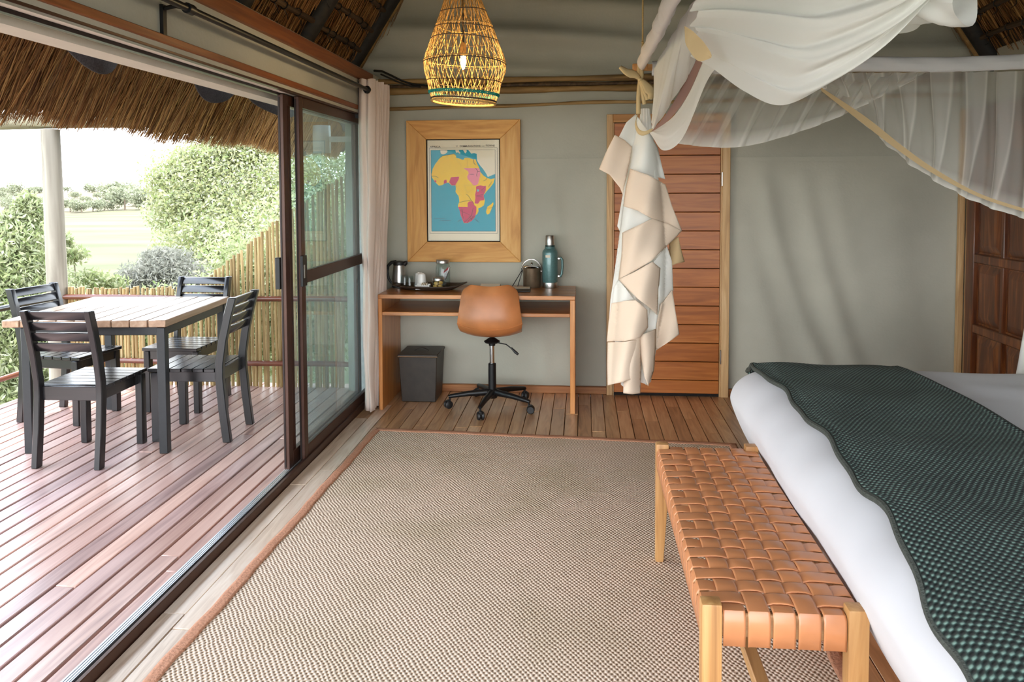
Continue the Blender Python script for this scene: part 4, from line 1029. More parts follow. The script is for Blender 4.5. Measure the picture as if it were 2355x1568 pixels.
MB().lathe([(0, .160), (.004, .165), (.009, .178), (.0145, .198), (.0155, .212), (.012, .230), (0, .232)], 20).build('bulb', M['bulb'], lp, smooth=True)
ld = bpy.data.lights.new('bulb_light', 'POINT'); ld.energy = 5; ld.color = (1, .72, .36); ld.shadow_soft_size = .02
lo = bpy.data.objects.new('bulb_light', ld); COL.objects.link(lo); lo.parent = lp; lo.location = (0, 0, .14)

# ------------------------------------------------------------------ bench
be0 = thing('woven_bench', 'teak bench with a seat of woven tan leather straps at the foot of the bed', 'bench', (.485, 2.47, .009))
BX0, BX1, BY0, BY1, BS = .288, .683, 1.865, 3.085, .468
for x, y, sg in ((BX0, BY0, 1), (BX1-.05, BY0, 1), (BX0, BY1-.046, -1), (BX1-.05, BY1-.046, -1)):
    zt = .487; b = MB(); w0 = .05; w1 = .032
    xo = 0 if x == BX0 else w0-w1
    yb0 = y+.004 if sg > 0 else y+.006
    vs = [(x+xo, yb0, .009), (x+xo+w1, yb0, .009), (x+xo+w1, yb0+.034, .009), (x+xo, yb0+.034, .009)]
    for zq in (.30, zt): vs += [(x, y, zq), (x+w0, y, zq), (x+w0, y+.046, zq), (x, y+.046, zq)]
    fs = [(3, 2, 1, 0), (8, 9, 10, 11)]+[(i+4*l, (i+1) % 4+4*l, (i+1) % 4+4*l+4, i+4*l+4) for l in (0, 1) for i in range(4)]
    b.add(vs, fs).build('leg', M['teak'], be0, world=True, bevel=.007, seg=2)
M['teakY'] = wood('teak_bench_wood_y', [(118, 78, 44), (168, 124, 76), (196, 156, 106)], 'Y', 22, .06, .45, .08)
M['teakX'] = wood('teak_bench_wood_x', [(96, 62, 38), (140, 98, 62), (176, 134, 90)], 'X', 22, .06, .45, .08)
MB().box2((BX0+.006, BY0+.04, BS-.070), (BX0+.034, BY1-.04, BS-.004)).build('side_rail', M['teakY'], be0, world=True, bevel=.004)
MB().box2((BX1-.034, BY0+.04, BS-.070), (BX1-.006, BY1-.04, BS-.004)).build('side_rail', M['teakY'], be0, world=True, bevel=.004)
MB().box2((BX0+.04, BY0+.010, BS-.066), (BX1-.04, BY0+.036, BS-.006)).build('end_rail', M['teakX'], be0, world=True, bevel=.004)
MB().box2((BX0+.04, BY1-.036, BS-.066), (BX1-.04, BY1-.010, BS-.006)).build('end_rail', M['teakX'], be0, world=True, bevel=.004)
MB().box2((BX0+.04, BY0+.015, .20), (BX1-.04, BY0+.034, .235)).build('stretcher', M['teakX'], be0, world=True, bevel=.003) if False else None
MB().box2((BX0+.04, BY1-.034, .225), (BX1-.04, BY1-.015, .26)).build('stretcher', M['teakX'], be0, world=True, bevel=.003)
MB().box2((.475, BY0+.02, .10), (.513, BY1-.02, .135)).build('stretcher', M['teakY'], be0, world=True, bevel=.003)
NL_, NC = 5, 19
lx = [BX0+.05+.029+(BX1-BX0-.1-.058)*i/(NL_-1) for i in range(NL_)]
cyy = [BY0+.072+(BY1-BY0-.144)*j/(NC-1) for j in range(NC)]
def strap(path, wv, axis, nm='strap'):
    """flat band: path points (along, z), wv width vector"""
    b = MB(); vs = []; 
    for p, t_ in path:
        for s in (-1, -.8, .8, 1):
            vs.append(Vector(p)+wv*s+Vector((0, 0, -.0012 if abs(s) == 1 else 0)))
    n_ = len(path); fs = [(i*4+k, i*4+k+1, i*4+4+k+1, i*4+4+k) for i in range(n_-1) for k in range(3)]
    b.add(vs, fs); return b.build(nm, M['strap'], be0, world=True, smooth=True, solid=.0024)
for i, x in enumerate(lx):
    path = [((x, BY0+.0065, BS-.085), 0), ((x, BY0+.005, BS-.04), 0), ((x, BY0+.0065, BS-.012), 0), ((x, BY0+.014, BS-.001), 0), ((x, BY0+.03, BS+.001), 0)]
    for j, y in enumerate(cyy):
        up = 1 if (i+j) % 2 == 1 else -1
        for q in (-.016, 0, .016): path.append(((x, y+q, BS+.0034*up+(.0008 if q == 0 else 0)), 0))
    path += [((x, BY1-.03, BS+.001), 0), ((x, BY1-.014, BS-.001), 0), ((x, BY1-.0065, BS-.012), 0), ((x, BY1-.005, BS-.04), 0), ((x, BY1-.0065, BS-.085), 0)]
    strap(path, Vector((.0265, 0, 0)), 'Y')
for j, y in enumerate(cyy):
    path = [((BX0+.0035, y, BS-.078), 0), ((BX0+.0015, y, BS-.04), 0), ((BX0+.003, y, BS-.012), 0), ((BX0+.011, y, BS-.0005), 0), ((BX0+.03, y, BS+.001), 0)]
    for i, x in enumerate(lx):
        up = -1 if (i+j) % 2 == 1 else 1
        for q in (-.018, 0, .018): path.append(((x+q, y, BS+.0034*up+(.0008 if q == 0 else 0)), 0))
    path += [((BX1-.03, y, BS+.001), 0), ((BX1-.011, y, BS-.0005), 0), ((BX1-.003, y, BS-.012), 0), ((BX1-.0015, y, BS-.04), 0), ((BX1-.0035, y, BS-.078), 0)]
    strap(path, Vector((0, .0255, 0)), 'X')

# ------------------------------------------------------------------ bed
bd_ = thing('bed', 'large bed under a smooth white cotton cover, foot end beside the bench', 'bed', (1.65, 2.3, 0))
BED = (.650, 2.62, .95, 3.60)
prf = [(.175, .255), (.145, .275), (.105, .33), (.05, .43), (.012, .52), (0, .57), (.015, .615), (.05, .655), (.10, .684), (.17, .702), (.28, .712), (.45, .718), (.7, .722)]
def bed_z(X, Y):
    d = min(X-BED[0], BED[3]-Y, Y-BED[2])
    return interp(d, [0]+[p[0] for p in prf[6:]], [.57]+[p[1] for p in prf[6:]])
b = MB(); rings = []; NP = 200
def rrect(inset, t):
    x0, x1, y0, y1 = BED[0]+inset, BED[1]-inset*.2, BED[2]+inset, BED[3]-inset
    r = max(.02, .16-inset*.55); r = min(r, (y1-y0)/2-.001)
    segs = []; Lx, Ly = x1-x0-2*r, y1-y0-2*r; q = math.pi*r/2; tot = 2*Lx+2*Ly+4*q; s = t*tot
    parts = [('l', (x0+r, y0), (1, 0), Lx), ('a', (x1-r, y0+r), -90, q), ('l', (x1, y0+r), (0, 1), Ly), ('a', (x1-r, y1-r), 0, q), ('l', (x1-r, y1), (-1, 0), Lx), ('a', (x0+r, y1-r), 90, q), ('l', (x0, y1-r), (0, -1), Ly), ('a', (x0+r, y0+r), 180, q)]
    for k, p, d, ln in parts:
        if s <= ln+1e-9:
            if k == 'l': return (p[0]+d[0]*s, p[1]+d[1]*s)
            a = math.radians(d+90*s/ln); return (p[0]+r*math.cos(a), p[1]+r*math.sin(a))
        s -= ln
    return (x0+r, y0)
def duv(u, v):
    f = v*(len(prf)-1)*1.0; pr = cr([Vector((a, z, 0)) for a, z in prf], v)
    x, y = rrect(max(0, pr.x), u % 1.0)
    z = pr.y
    z += .004*math.sin(9*x+7*y)*math.sin(5*y+1)+.003*math.sin(21*y+4*x)
    x += .005*math.sin(8*y+6*z)*(1-v)
    return (x, y, z)
b.grid(duv, NP, 48)
cap = [duv(i/NP, 1.0) for i in range(NP)]
b.add(cap, [tuple(range(NP))]); b.uv = {}
dv_ = b.build('cotton_cover', M['duvet'], bd_, world=True, smooth=True, angle=180)
MB().box2((.98, 1.2, .009), (2.62, 3.40, .30)).build('bed_base', M['orangeX'], bd_, world=True, bevel=.005)
MB().box2((.86, 1.1, .30), (2.62, 3.46, .52)).build('mattress', M['duvet'], bd_, world=True, bevel=.03, seg=2)
# knitted throw
def tx0(y): return interp(y, [.95, 1.34, 1.61, 2.0, 2.5, 3.07, 3.45, 3.62], [.655, .663, .702, .745, .765, .775, .752, .745])
def thr(u, v):
    y = 1.0+2.66*u; yl = min(y, 3.585)
    xl = tx0(yl)+.007*math.sin(11*yl)+.004*math.sin(23*yl+1); xr = 1.365+.006*math.sin(5*yl)+.02*math.sin(1.7*yl)
    x = xl+(xr-xl)*v
    z = bed_z(max(x, BED[0]+.002), min(yl, 3.56))+.016
    z += .007*math.sin(7*x+5*yl)*math.sin(6*yl+2)+.004*math.sin(16*x-9*yl)
    if y > 3.585: z -= (y-3.585)*1.4
    z += .006*max(0, 1-v/.03)+.005*max(0, 1-(1-v)/.03)
    return (x, yl+(.02 if y > 3.585 else 0), z)
b = MB(); b.grid(thr, 220, 60)
tw = b.build('knitted_throw', M['throw'], smooth=True, angle=180, solid=.018)
tag(tw, 'dark green waffle-knit throw laid across the foot of the white bed', 'throw')
M['throwedge'] = plain('throw_rolled_hem', (62, 66, 60), .85, 0, .3, 160, .5)
hp = MB()
pts = [Vector(thr(i/150*.976, 0))+Vector((-.004, 0, -.002)) for i in range(151)]
hp.tube(pts, .0095, 8); hp.build('rolled_hem', M['throwedge'], tw, smooth=True)
hp = MB(); pts = [Vector(thr(i/150*.976, 1))+Vector((.004, 0, -.002)) for i in range(151)]
hp.tube(pts, .008, 8); hp.build('rolled_hem', M['throwedge'], tw, smooth=True)
M['sheetedge'] = plain('cream_lining', (214, 190, 150), .9)
hp = MB(); hp.grid(lambda u, v: (lambda p: (p[0]+.006+.016*v, p[1], bed_z(p[0]+.012, min(p[1], 3.55))+.008))(thr(u*.97, 1)), 120, 1); hp.uv = {}
hp.build('lining_edge', M['sheetedge'], tw, smooth=True, solid=.003)

# ------------------------------------------------------------------ bed canopy: hung frame, sleeves, ropes
CY, CX0, CX1, CZ = 3.90, .290, 2.50, 2.082
cn = thing('bed_canopy', 'square hanging frame with white fabric sleeves above the bed', 'canopy', (1.4, 2.4, CZ))
MB().box2((CX0-.045, CY-.012, CZ-.010), (CX0+.03, CY+.012, CZ+.024)).build('bar_end', M['paleX'], cn, world=True, bevel=.003)
MB().box2((CX0, CY-.010, CZ-.01), (CX1, CY+.010, CZ+.02)).build('bar', M['paleX'], cn, world=True)
MB().box2((CX0-.012, .9, CZ+.02), (CX0+.012, CY+.03, CZ+.045)).build('bar', M['paleX'], cn, world=True)
MB().box2((CX1-.012, .9, CZ+.02), (CX1+.012, CY+.03, CZ+.045)).build('bar', M['paleX'], cn, world=True)
MB().box2((CX0, .95, CZ-.01), (CX1, .97, CZ+.02)).build('bar', M['paleX'], cn, world=True)
def sleeve(p0, p1, hz, wd, nm='sleeve', seedv=0):
    p0, p1 = Vector(p0), Vector(p1); d = (p1-p0).normalized(); sd_ = Vector((d.y, -d.x, 0))
    b = MB()
    def f(u, v):
        a = v*2*math.pi; p = p0.lerp(p1, u)
        wr = .004*math.sin(u*60+2*a+seedv)+.006*math.exp(-((u-.34)/.05)**2)*math.sin(u*160)
        return p+sd_*(math.cos(a)*(wd+wr))+Vector((0, 0, math.sin(a)*hz*(1+wr*4)+.004*math.sin(u*17)))
    b.grid(f, 110, 20); b.uv = {}
    return b.build(nm, M['sleeve'], cn, world=True, smooth=True, angle=180)
sleeve((CX0+.05, CY, CZ+.0), (CX1, CY, CZ-.004), .036, .020)
sleeve((CX0, CY-.04, CZ+.028), (CX0, 1.0, CZ+.028), .042, .022, seedv=2)
sleeve((CX1, CY-.03, CZ+.028), (CX1, 1.0, CZ+.028), .038, .022, seedv=4)
rp_ = MB(); q = at_y(1478, 97, CY)
rp_.tube([(CX0-.006, CY, CZ+.02), q, (q.x+.002, CY, 4.6)], .0042, 7); rp_.tube([(CX0+.016, CY, CZ+.025), q+Vector((.002, 0, 0))], .0042, 7)
rp_.lathe([(0, -.008), (.008, 0), (0, .012)], 8, q); rp_.build('rope', M['rope'], cn, world=True, smooth=True)
MB().tube([(CX1, CY, CZ+.03), (CX1, CY, 3.0)], .0042, 7).build('rope', M['rope'], cn, world=True, smooth=True)

# mosquito net: panels swagged from the frame, bundle tied at the corner
ne = thing('mosquito_net', 'white mosquito net with beige borders swagged over the canopy and tied at its corner', 'net', (.9, 3.2, CZ))
def W3(p): return at_y(p[0], p[1], p[2])
def sheet(name, A, B, m, nu=60, nv=24, amp=.0, nf=5, along='v', bulge=0.0, ph=0.0, parent=None, dens=None, solid=0.0, amp2=0.0, power=1.0):
    """cloth between two spline edges A and B (pixel x, pixel y, world Y); folds run along A ('v') or from A to B ('u')"""
    A = [W3(p) for p in A]; B = [W3(p) for p in B]; b = MB(); dn_ = []
    for i in range(nu+1):
        for j in range(nv+1):
            u, v = i/nu, j/nv; vv = v**power
            a, c = cr(A, u), cr(B, u); p = a.lerp(c, vv)
            t = (u if along == 'u' else v)*nf*2*math.pi+ph+.7*math.sin((v if along == 'u' else u)*4+ph)
            env = 1.0
            f = math.sin(t)+.35*math.sin(2.3*t+1.1)
            p = p+Vector((.25, -1, 0))*(amp*f*env)+Vector((0, -1, 0))*(bulge*math.sin(math.pi*v))
            p.z += amp2*math.sin(3*t+5*u)
            b.v.append(tuple(p)); dn_.append(dens(u, v) if dens else 1.0)
    b.f = [(i*(nv+1)+j, (i+1)*(nv+1)+j, (i+1)*(nv+1)+j+1, i*(nv+1)+j+1) for i in range(nu) for j in range(nv)]; b.m = [0]*len(b.f)
    o = b.build(name, m, parent or ne, world=True, smooth=True, angle=180, solid=solid)
    if dens:
        at_ = o.data.attributes.new('dens', 'FLOAT', 'POINT'); at_.data.foreach_set('value', np.array(dn_, dtype=np.float32))
    return o
def pleatA(u, v):
    k = (u*11+.15*math.sin(5*u)) % 1.0; wv = .42*(1-v)**.8+.10
    p = min(1, max(0, (wv*.5+.03-abs(k-.5))/.06))
    e = .06+.24*p*(1-.3*v)+.75*max(0, (v-.78)/.22)
    return min(1, e)
def pleatB(u, v):
    k = (u*8.5+.2) % 1.0; wv = .40*(1-v)**.7+.16
    p = min(1, max(0, (wv*.5+.03-abs(k-.5))/.06))
    edge = math.exp(-((abs(k-.5)-wv*.5)/.03)**2)
    return min(1, .05+.24*p+.34*edge+.8*max(0, (v-.86)/.14))
sheet('far_net_panel', [(1600, 168, 3.90), (1700, 168, 3.90), (1850, 167, 3.90), (2000, 167, 3.90), (2128, 166, 3.90)], [(1528, 318, 3.83), (1580, 333, 3.82), (1700, 338, 3.80), (1830, 306, 3.81), (1960, 255, 3.84), (2124, 172, 3.89)],
      M['sheer'], 340, 46, .010, 11, 'u', .02, dens=pleatA)
sheet('far_net_panel', [(1872, 168, 3.895), (1970, 167, 3.895), (2090, 166, 3.895), (2230, 165, 3.895), (2350, 164, 3.895), (2480, 163, 3.895)], [(1880, 196, 3.885), (1990, 287, 3.86), (2090, 375, 3.84), (2205, 446, 3.82), (2320, 492, 3.81), (2470, 530, 3.80)],
      M['sheer'], 340, 48, .012, 9, 'u', .03, ph=1.0, dens=pleatB)
sheet('border_band', [(1884, 198, 3.82), (1990, 268, 3.79), (2075, 335, 3.77), (2150, 388, 3.76), (2260, 448, 3.75), (2400, 492, 3.73)], [(1890, 210, 3.82), (1982, 282, 3.79), (2066, 346, 3.77), (2144, 398, 3.76), (2258, 456, 3.75), (2400, 500, 3.73)],
      M['beigedk'], 60, 4)['label'] = 'beige border stripe'
# foot side panel falling from the foot bar into the tie
sheet('foot_net_panel', [(1502, 158, 3.86), (1530, 110, 3.45), (1560, 55, 3.05), (1590, 10, 2.80), (1625, -30, 2.60)], [(1500, 262, 3.82), (1500, 290, 3.80), (1502, 300, 3.78), (1545, 235, 3.55), (1598, 150, 3.20)],
      M['net'], 60, 40, .010, 5, 'u', .03)
sheet('border_band', [(1626, 60, 2.95), (1600, 140, 3.15), (1566, 205, 3.45), (1532, 262, 3.62), (1498, 302, 3.74)], [(1632, 100, 2.95), (1612, 152, 3.13), (1580, 222, 3.40), (1544, 270, 3.58), (1502, 304, 3.72)],
      M['mauve'], 40, 4, bulge=.005)['label'] = 'taupe band'
sheet('foot_net_panel', [(1634, 95, 2.93), (1612, 150, 3.11), (1580, 220, 3.38), (1545, 270, 3.56), (1500, 303, 3.70)], [(1650, 150, 2.90), (1618, 200, 3.08), (1568, 318, 3.36), (1522, 346, 3.52), (1494, 306, 3.68)],
      M['net'], 60, 30, .012, 2.2, 'v', .05, ph=.6)
# the big near swag over the foot bar
sheet('near_swag', [(1570, -40, 2.55), (1640, -70, 2.45), (1760, -110, 2.30), (1880, -130, 2.15), (1990, -140, 2.05), (2090, -140, 1.95), (2150, -130, 1.90)],
      [(1590, 128, 2.62), (1640, 154, 2.52), (1716, 208, 2.34), (1800, 241, 2.20), (1895, 200, 2.08), (2010, 116, 1.97), (2128, -10, 1.90)],
      M['net'], 140, 110, .030, 5.4, 'v', .16, ph=.4)
sheet('near_swag', [(1850, -60, 2.18), (1950, -60, 2.12), (2050, -60, 2.06), (2140, -60, 2.0)], [(1800, 180, 2.24), (1905, 92, 2.20), (2090, 74, 2.12), (2122, 10, 2.04)],
      M['net'], 60, 30, .008, 2.0, 'v', .03, ph=2)
sheet('inner_border', [(1574, 60, 2.44), (1590, 70, 2.42), (1610, 86, 2.40), (1626, 108, 2.38), (1637, 129, 2.37)], [(1574, 62, 2.44), (1576, 100, 2.42), (1590, 122, 2.40), (1608, 141, 2.38), (1636, 133, 2.37)],
      M['beigedk'], 30, 10, .003, 1.5, 'u', .0)['label'] = 'sand-coloured border folded into the swag'
rl = MB(); A_ = W3((2090, 5, 1.98)); B_ = W3((2222, 12, 1.86))
def rollf(u, v):
    p = A_.lerp(B_, u); a = v*2*math.pi
    r = .046+.010*math.sin(7*u+3*a)*.4+.004*math.sin(3*a+u*9)
    d = (B_-A_).normalized(); s1 = Vector((0, 0, 1)); s2 = d.cross(s1).normalized()
    return p+s1*(r*math.sin(a))+s2*(r*math.cos(a))
rl.grid(rollf, 30, 24); rl.uv = {}
rl.build('rolled_net', M['net'], ne, world=True, smooth=True, angle=180)

# tied bundle: pleated core with wrapped border flaps
def core_r(t): return interp(t, [0, .08, .2, .35, .55, .75, 1.0], [.020, .030, .055, .085, .105, .100, .085])
def core_c(t):  # centre px
    x = interp(t, [0, .1, .3, .5, .7, 1.0], [1484, 1484, 1478, 1476, 1474, 1452]); y = 250+t*625
    return W3((x, y, 3.90))
b = MB()
def coref(u, v):
    a = u*2*math.pi; c = core_c(v); r = core_r(v)*(1+.13*math.sin(9*a+1.5*v)+.06*math.sin(17*a+3*v))
    return (c.x+r*math.cos(a)*.98, c.y+r*math.sin(a), c.z+.012*math.sin(4*a)*v)
b.grid(coref, 120, 50); b.uv = {}
b.build('tied_bundle', M['net'], ne, world=True, smooth=True, angle=180)
def flap(name, poly_, m, dy=0.0, curl=.05, label=None):
    """border flap: outline in the picture laid over the round bundle, then given a curl and thickness"""
    xs_ = [p[0] for p in poly_]; xc = (min(xs_)+max(xs_))/2; hw = max(1, (max(xs_)-min(xs_))/2)
    bm = bmesh.new()
    vs = [bm.verts.new((p[0], -p[1], 0)) for p in poly_]; f = bm.faces.new(vs)
    bmesh.ops.triangulate(bm, faces=[f]); 
    for _ in range(6): bmesh.ops.subdivide_edges(bm, edges=[e for e in bm.edges if e.calc_length() > 6], cuts=1, use_grid_fill=False); bmesh.ops.triangulate(bm, faces=bm.faces[:])
    for v in bm.verts:
        px, py = v.co.x, -v.co.y
        s = (px-xc)/hw; t = (py-250)/625
        gx = core_c(max(0, min(1, t))); R_ = core_r(max(0, min(1, t)))+.012
        base = 3.90-math.sqrt(max(.0, R_**2-min(R_, abs(at_y(px, py, 3.9).x-gx.x))**2))
        Yq = base-dy-curl*(1-s*s)*.8+.013*math.sin(px*.085+py*.03+dy*90)+.006*math.sin(px*.03-py*.06+dy*50)
        v.co = at_y(px, py, Yq)-Vector(ne.location)
    me = bpy.data.meshes.new(name); bm.to_mesh(me); bm.free(); me.materials.append(m)
    me.polygons.foreach_set('use_smooth', [True]*len(me.polygons))
    o = bpy.data.objects.new(name, me); COL.objects.link(o); o.parent = ne
    md = o.modifiers.new('thickness', 'SOLIDIFY'); md.thickness = .002
    return o
FLAPS = [
 ('net_fall', [(1462, 262), (1490, 300), (1512, 340), (1530, 412), (1450, 392), (1440, 470), (1430, 540), (1420, 520), (1434, 440), (1450, 362), (1420, 322), (1440, 282)], 'net', -.004, .02),
 ('border_flap', [(1414, 310), (1436, 322), (1453, 338), (1447, 372), (1440, 405), (1432, 448), (1426, 432), (1402, 402), (1378, 389), (1394, 350)], 'beige', .012, .05),
 ('net_fall', [(1434, 470), (1480, 488), (1500, 503), (1450, 530), (1424, 640), (1410, 690), (1400, 760), (1404, 690), (1418, 590), (1428, 520)], 'net', .0, .02),
 ('border_flap', [(1450, 388), (1490, 402), (1530, 424), (1546, 475), (1568, 530), (1535, 514), (1500, 503), (1466, 484), (1434, 474), (1440, 430)], 'beige', .022, .05),
 ('border_flap', [(1540, 556), (1560, 544), (1566, 574), (1574, 602), (1556, 606), (1540, 614)], 'beigedk', -.01, .03),
 ('border_flap', [(1500, 502), (1535, 514), (1568, 530), (1552, 548), (1532, 566), (1498, 600), (1460, 622), (1423, 642), (1430, 585), (1432, 535), (1464, 520)], 'beige', .030, .05),
 ('net_fall', [(1534, 566), (1545, 600), (1548, 668), (1530, 690), (1514, 700), (1514, 616), (1498, 606)], 'net', .0, .02),
 ('net_fall', [(1423, 642), (1460, 690), (1408, 700), (1412, 660)], 'net', .012, .02),
 ('border_flap', [(1546, 666), (1554, 720), (1562, 768), (1540, 785), (1508, 806), (1510, 740), (1520, 700)], 'beige', .006, .04),
 ('border_flap', [(1500, 602), (1518, 616), (1514, 672), (1511, 724), (1490, 704), (1468, 688), (1444, 664), (1423, 642), (1462, 624)], 'beige', .034, .05),
 ('border_flap', [(1407, 697), (1436, 692), (1462, 690), (1488, 712), (1490, 752), (1472, 776), (1440, 784), (1396, 785), (1400, 740)], 'beige', .024, .06),
 ('border_flap', [(1432, 780), (1474, 772), (1474, 840), (1472, 904), (1454, 906), (1434, 904), (1436, 840)], 'beige', .010, .05),
 ('border_flap', [(1472, 772), (1508, 756), (1507, 800), (1504, 850), (1490, 888), (1482, 866), (1474, 815)], 'beige', .022, .05),
 ('border_flap', [(1398, 787), (1440, 785), (1470, 780), (1468, 830), (1463, 868), (1432, 878), (1398, 886), (1397, 840)], 'beige', .030, .06),
]
for nm, pl, mk, dy, cu in FLAPS: flap(nm, pl, M[mk], dy, cu)
# collar band around the tie
cbm = MB()
pts = [W3(p) for p in ((1468, 262, 3.86), (1461, 285, 3.83), (1466, 305, 3.80), (1478, 312, 3.78), (1494, 306, 3.77), (1506, 300, 3.78))]
cbm.grid(lambda u, v: cr(pts, u)+Vector((.004, -.004, .022*(1-.5*abs(u-.5))))*(v*1.0), 24, 2); cbm.uv = {}
cbm.build('tie_band', M['ribbon'], ne, world=True, smooth=True, solid=.003)
# right hand bundle of the net near the carved door
b = MB(); q0 = at_y(2365, 690, 3.88)
def rb(u, v):
    a = u*2*math.pi; t = v
    c = Vector((2.215, 3.88, 1.5-1.02*t)); r = interp(t, [0, .4, .8, 1], [.03, .06, .115, .14])*(1+.12*math.sin(8*a+2*t))
    return (c.x+r*math.cos(a), c.y+.8*r*math.sin(a), c.z+.012*math.sin(5*a)*t)
b.grid(lambda u, v: rb(u, v*.90), 80, 30); b.uv = {}
b.build('right_bundle', M['net'], ne, world=True, smooth=True, angle=180)
b = MB(); b.grid(lambda u, v: rb(u, .90+v*.10), 80, 6); b.uv = {}
b.build('border_hem', M['beige'], ne, world=True, smooth=True, angle=180)
# ribbon bow on the canopy corner
bw_ = thing('ribbon_bow', 'sand-coloured fabric ribbon tied in a bow on the canopy corner', 'ribbon', (.27, 3.86, 1.99))
def strip(name, pts, wd, tw=0.0, taper_=1.0):
    P = [W3(p) for p in pts]; b = MB()
    def f(u, v):
        p = cr(P, u); t = (cr(P, min(1, u+.02))-cr(P, max(0, u-.02))).normalized()
        n_ = Vector((0, -1, 0)).cross(t); n_ = n_.normalized() if n_.length > 1e-6 else Vector((1, 0, 0))
        k = wd*(1-(1-taper_)*abs(2*u-1))
        return p+n_*((v-.5)*k)+Vector((0, -1, 0))*(.008*math.sin(v*math.pi)+tw*(v-.5)*k)
    b.grid(f, 24, 5); b.uv = {}
    return b.build(name, M['ribbon'], bw_, world=True, smooth=True, angle=180, solid=.003)
strip('ribbon_fall', [(1471, 146, 3.885), (1470, 165, 3.87), (1472, 186, 3.86), (1469, 215, 3.85), (1468, 262, 3.84)], .020)
strip('ribbon_fall', [(1474, 150, 3.88), (1476, 172, 3.862), (1474, 188, 3.855), (1478, 215, 3.845), (1482, 240, 3.84)], .018)
strip('bow_loop', [(1472, 182, 3.85), (1460, 172, 3.84), (1442, 166, 3.83), (1426, 154, 3.84)], .045, .5, .35)
strip('bow_loop', [(1474, 184, 3.85), (1486, 196, 3.83), (1497, 214, 3.82), (1494, 228, 3.83)], .052, -.5, .35)
strip('ribbon_tail', [(1474, 186, 3.85), (1480, 205, 3.84), (1487, 222, 3.838), (1489, 230, 3.838)], .022)
MB().lathe([(0, -.012), (.011, -.006), (.012, .004), (0, .012)], 12, W3((1472, 183, 3.845))).build('knot', M['ribbon'], bw_, world=True, smooth=True)

# ------------------------------------------------------------------ curtain and rod
rd = thing('curtain_rod', 'black metal curtain rod with a ball finial above the sliding doors', 'rod', (-1.385, 3.5, 2.125))
MB().tube([(-1.372, -1.0, 2.128), (-1.372, 2.6, 2.128), (-1.372, 4.86, 2.128)], .0125, 12).build('bar', M['black'], rd, world=True, smooth=True)
MB().lathe([(0, -.026), (.014, -.022), (.024, -.008), (.026, 0), (.024, .008), (.014, .022), (0, .026)], 18, (-1.372, 4.875, 2.126)).build('finial', M['black'], rd, world=True, smooth=True)
for y in (2.63, .4):
    bk = MB(); bk.box2((-1.475, y-.012, 2.035), (-1.462, y+.012, 2.145)); bk.tube([(-1.468, y, 2.132), (-1.42, y, 2.14), (-1.372, y, 2.128)], .008, 8)
    bk.tube([(-1.372, y-.02, 2.128), (-1.372, y+.02, 2.128)], .019, 12); bk.build('bracket', M['black'], rd, world=True, smooth=True)
cp = [(-1.462, 4.99), (-1.435, 4.955), (-1.405, 4.965), (-1.385, 4.945), (-1.362, 4.965), (-1.352, 5.00), (-1.42, 5.03), (-1.345, 5.05), (-1.42, 5.08), (-1.340, 5.10), (-1.42, 5.13), (-1.335, 5.15), (-1.42, 5.18), (-1.330, 5.21), (-1.42, 5.25), (-1.335, 5.29), (-1.40, 5.33)]
CP = [Vector((a, b_, 0)) for a, b_ in cp]
def curt(u, v):
    p = cr(CP, u); z = 2.205-2.185*v
    k = interp(z, [0, .8, 1.5, 2.2], [.62, .66, .92, 1.0])
    x = -1.462+(p.x+1.462)*k+.022*(1-k)*3*(.5 if u < .3 else .2)
    x += .004*math.sin(9*z+8*u)
    return (x, p.y+.006*math.sin(7*z+14*u), z+.004*math.sin(30*u))
b = MB(); b.grid(curt, 220, 60); b.uv = {}
ct = b.build('curtain', M['curtain'], smooth=True, angle=180, solid=.003)
tag(ct, 'blush linen curtain bunched at the corner beside the sliding door', 'curtain')
hd_ = MB(); hd_.grid(lambda u, v: (lambda p: (p[0]+.0035, p[1]-.0035, p[2]))(curt(u, v*.045)), 220, 3); hd_.uv = {}
hd_.build('header_band', M['curtain'], ct, smooth=True)

# ------------------------------------------------------------------ outside: meadow, far bank, trees
gz = -1.7
b = MB()
def ter(u, v):
    x = -260+u*330; y = -30+v*330
    d = math.hypot(x, y)
    z = gz+.15*math.sin(x*.07)*math.sin(y*.05)
    bank = 118+10*math.sin(x*.045)
    if d > bank: z += min(2.2, (d-bank)*.021)+.2*math.sin(x*.11)*math.sin(y*.09)
    return (x, y, z)
b.grid(ter, 110, 110); b.uv = {}
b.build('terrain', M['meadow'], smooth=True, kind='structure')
def foliage(name, n, centers, radii, size, m, parent, squash=1.0, flat=0.0, aspect=2.2):
    k = len(centers); c = RNG.integers(0, k, n); C_ = np.array(centers)[c]; R_ = np.array(radii)[c]
    d = RNG.normal(0, 1, (n, 3)); d /= np.linalg.norm(d, axis=1)[:, None]
    rr = RNG.uniform(.3, 1.12, n)[:, None]*RNG.uniform(.85, 1.1, n)[:, None]
    P = C_+d*R_*rr
    a = RNG.normal(0, 1, (n, 3)); a[:, 2] -= flat; a /= np.linalg.norm(a, axis=1)[:, None]
    e_ = RNG.normal(0, 1, (n, 3)); bb = np.cross(a, e_); bb /= np.linalg.norm(bb, axis=1)[:, None]
    s = RNG.uniform(.6, 1.3, n)[:, None]*size
    A_ = a*s*aspect/2; B_ = bb*s/2
    V = np.stack([P-A_, P-B_, P+A_, P+B_], axis=1)-np.array(parent.location)
    return quick_mesh(name, V, None, m, parent, 'stuff')
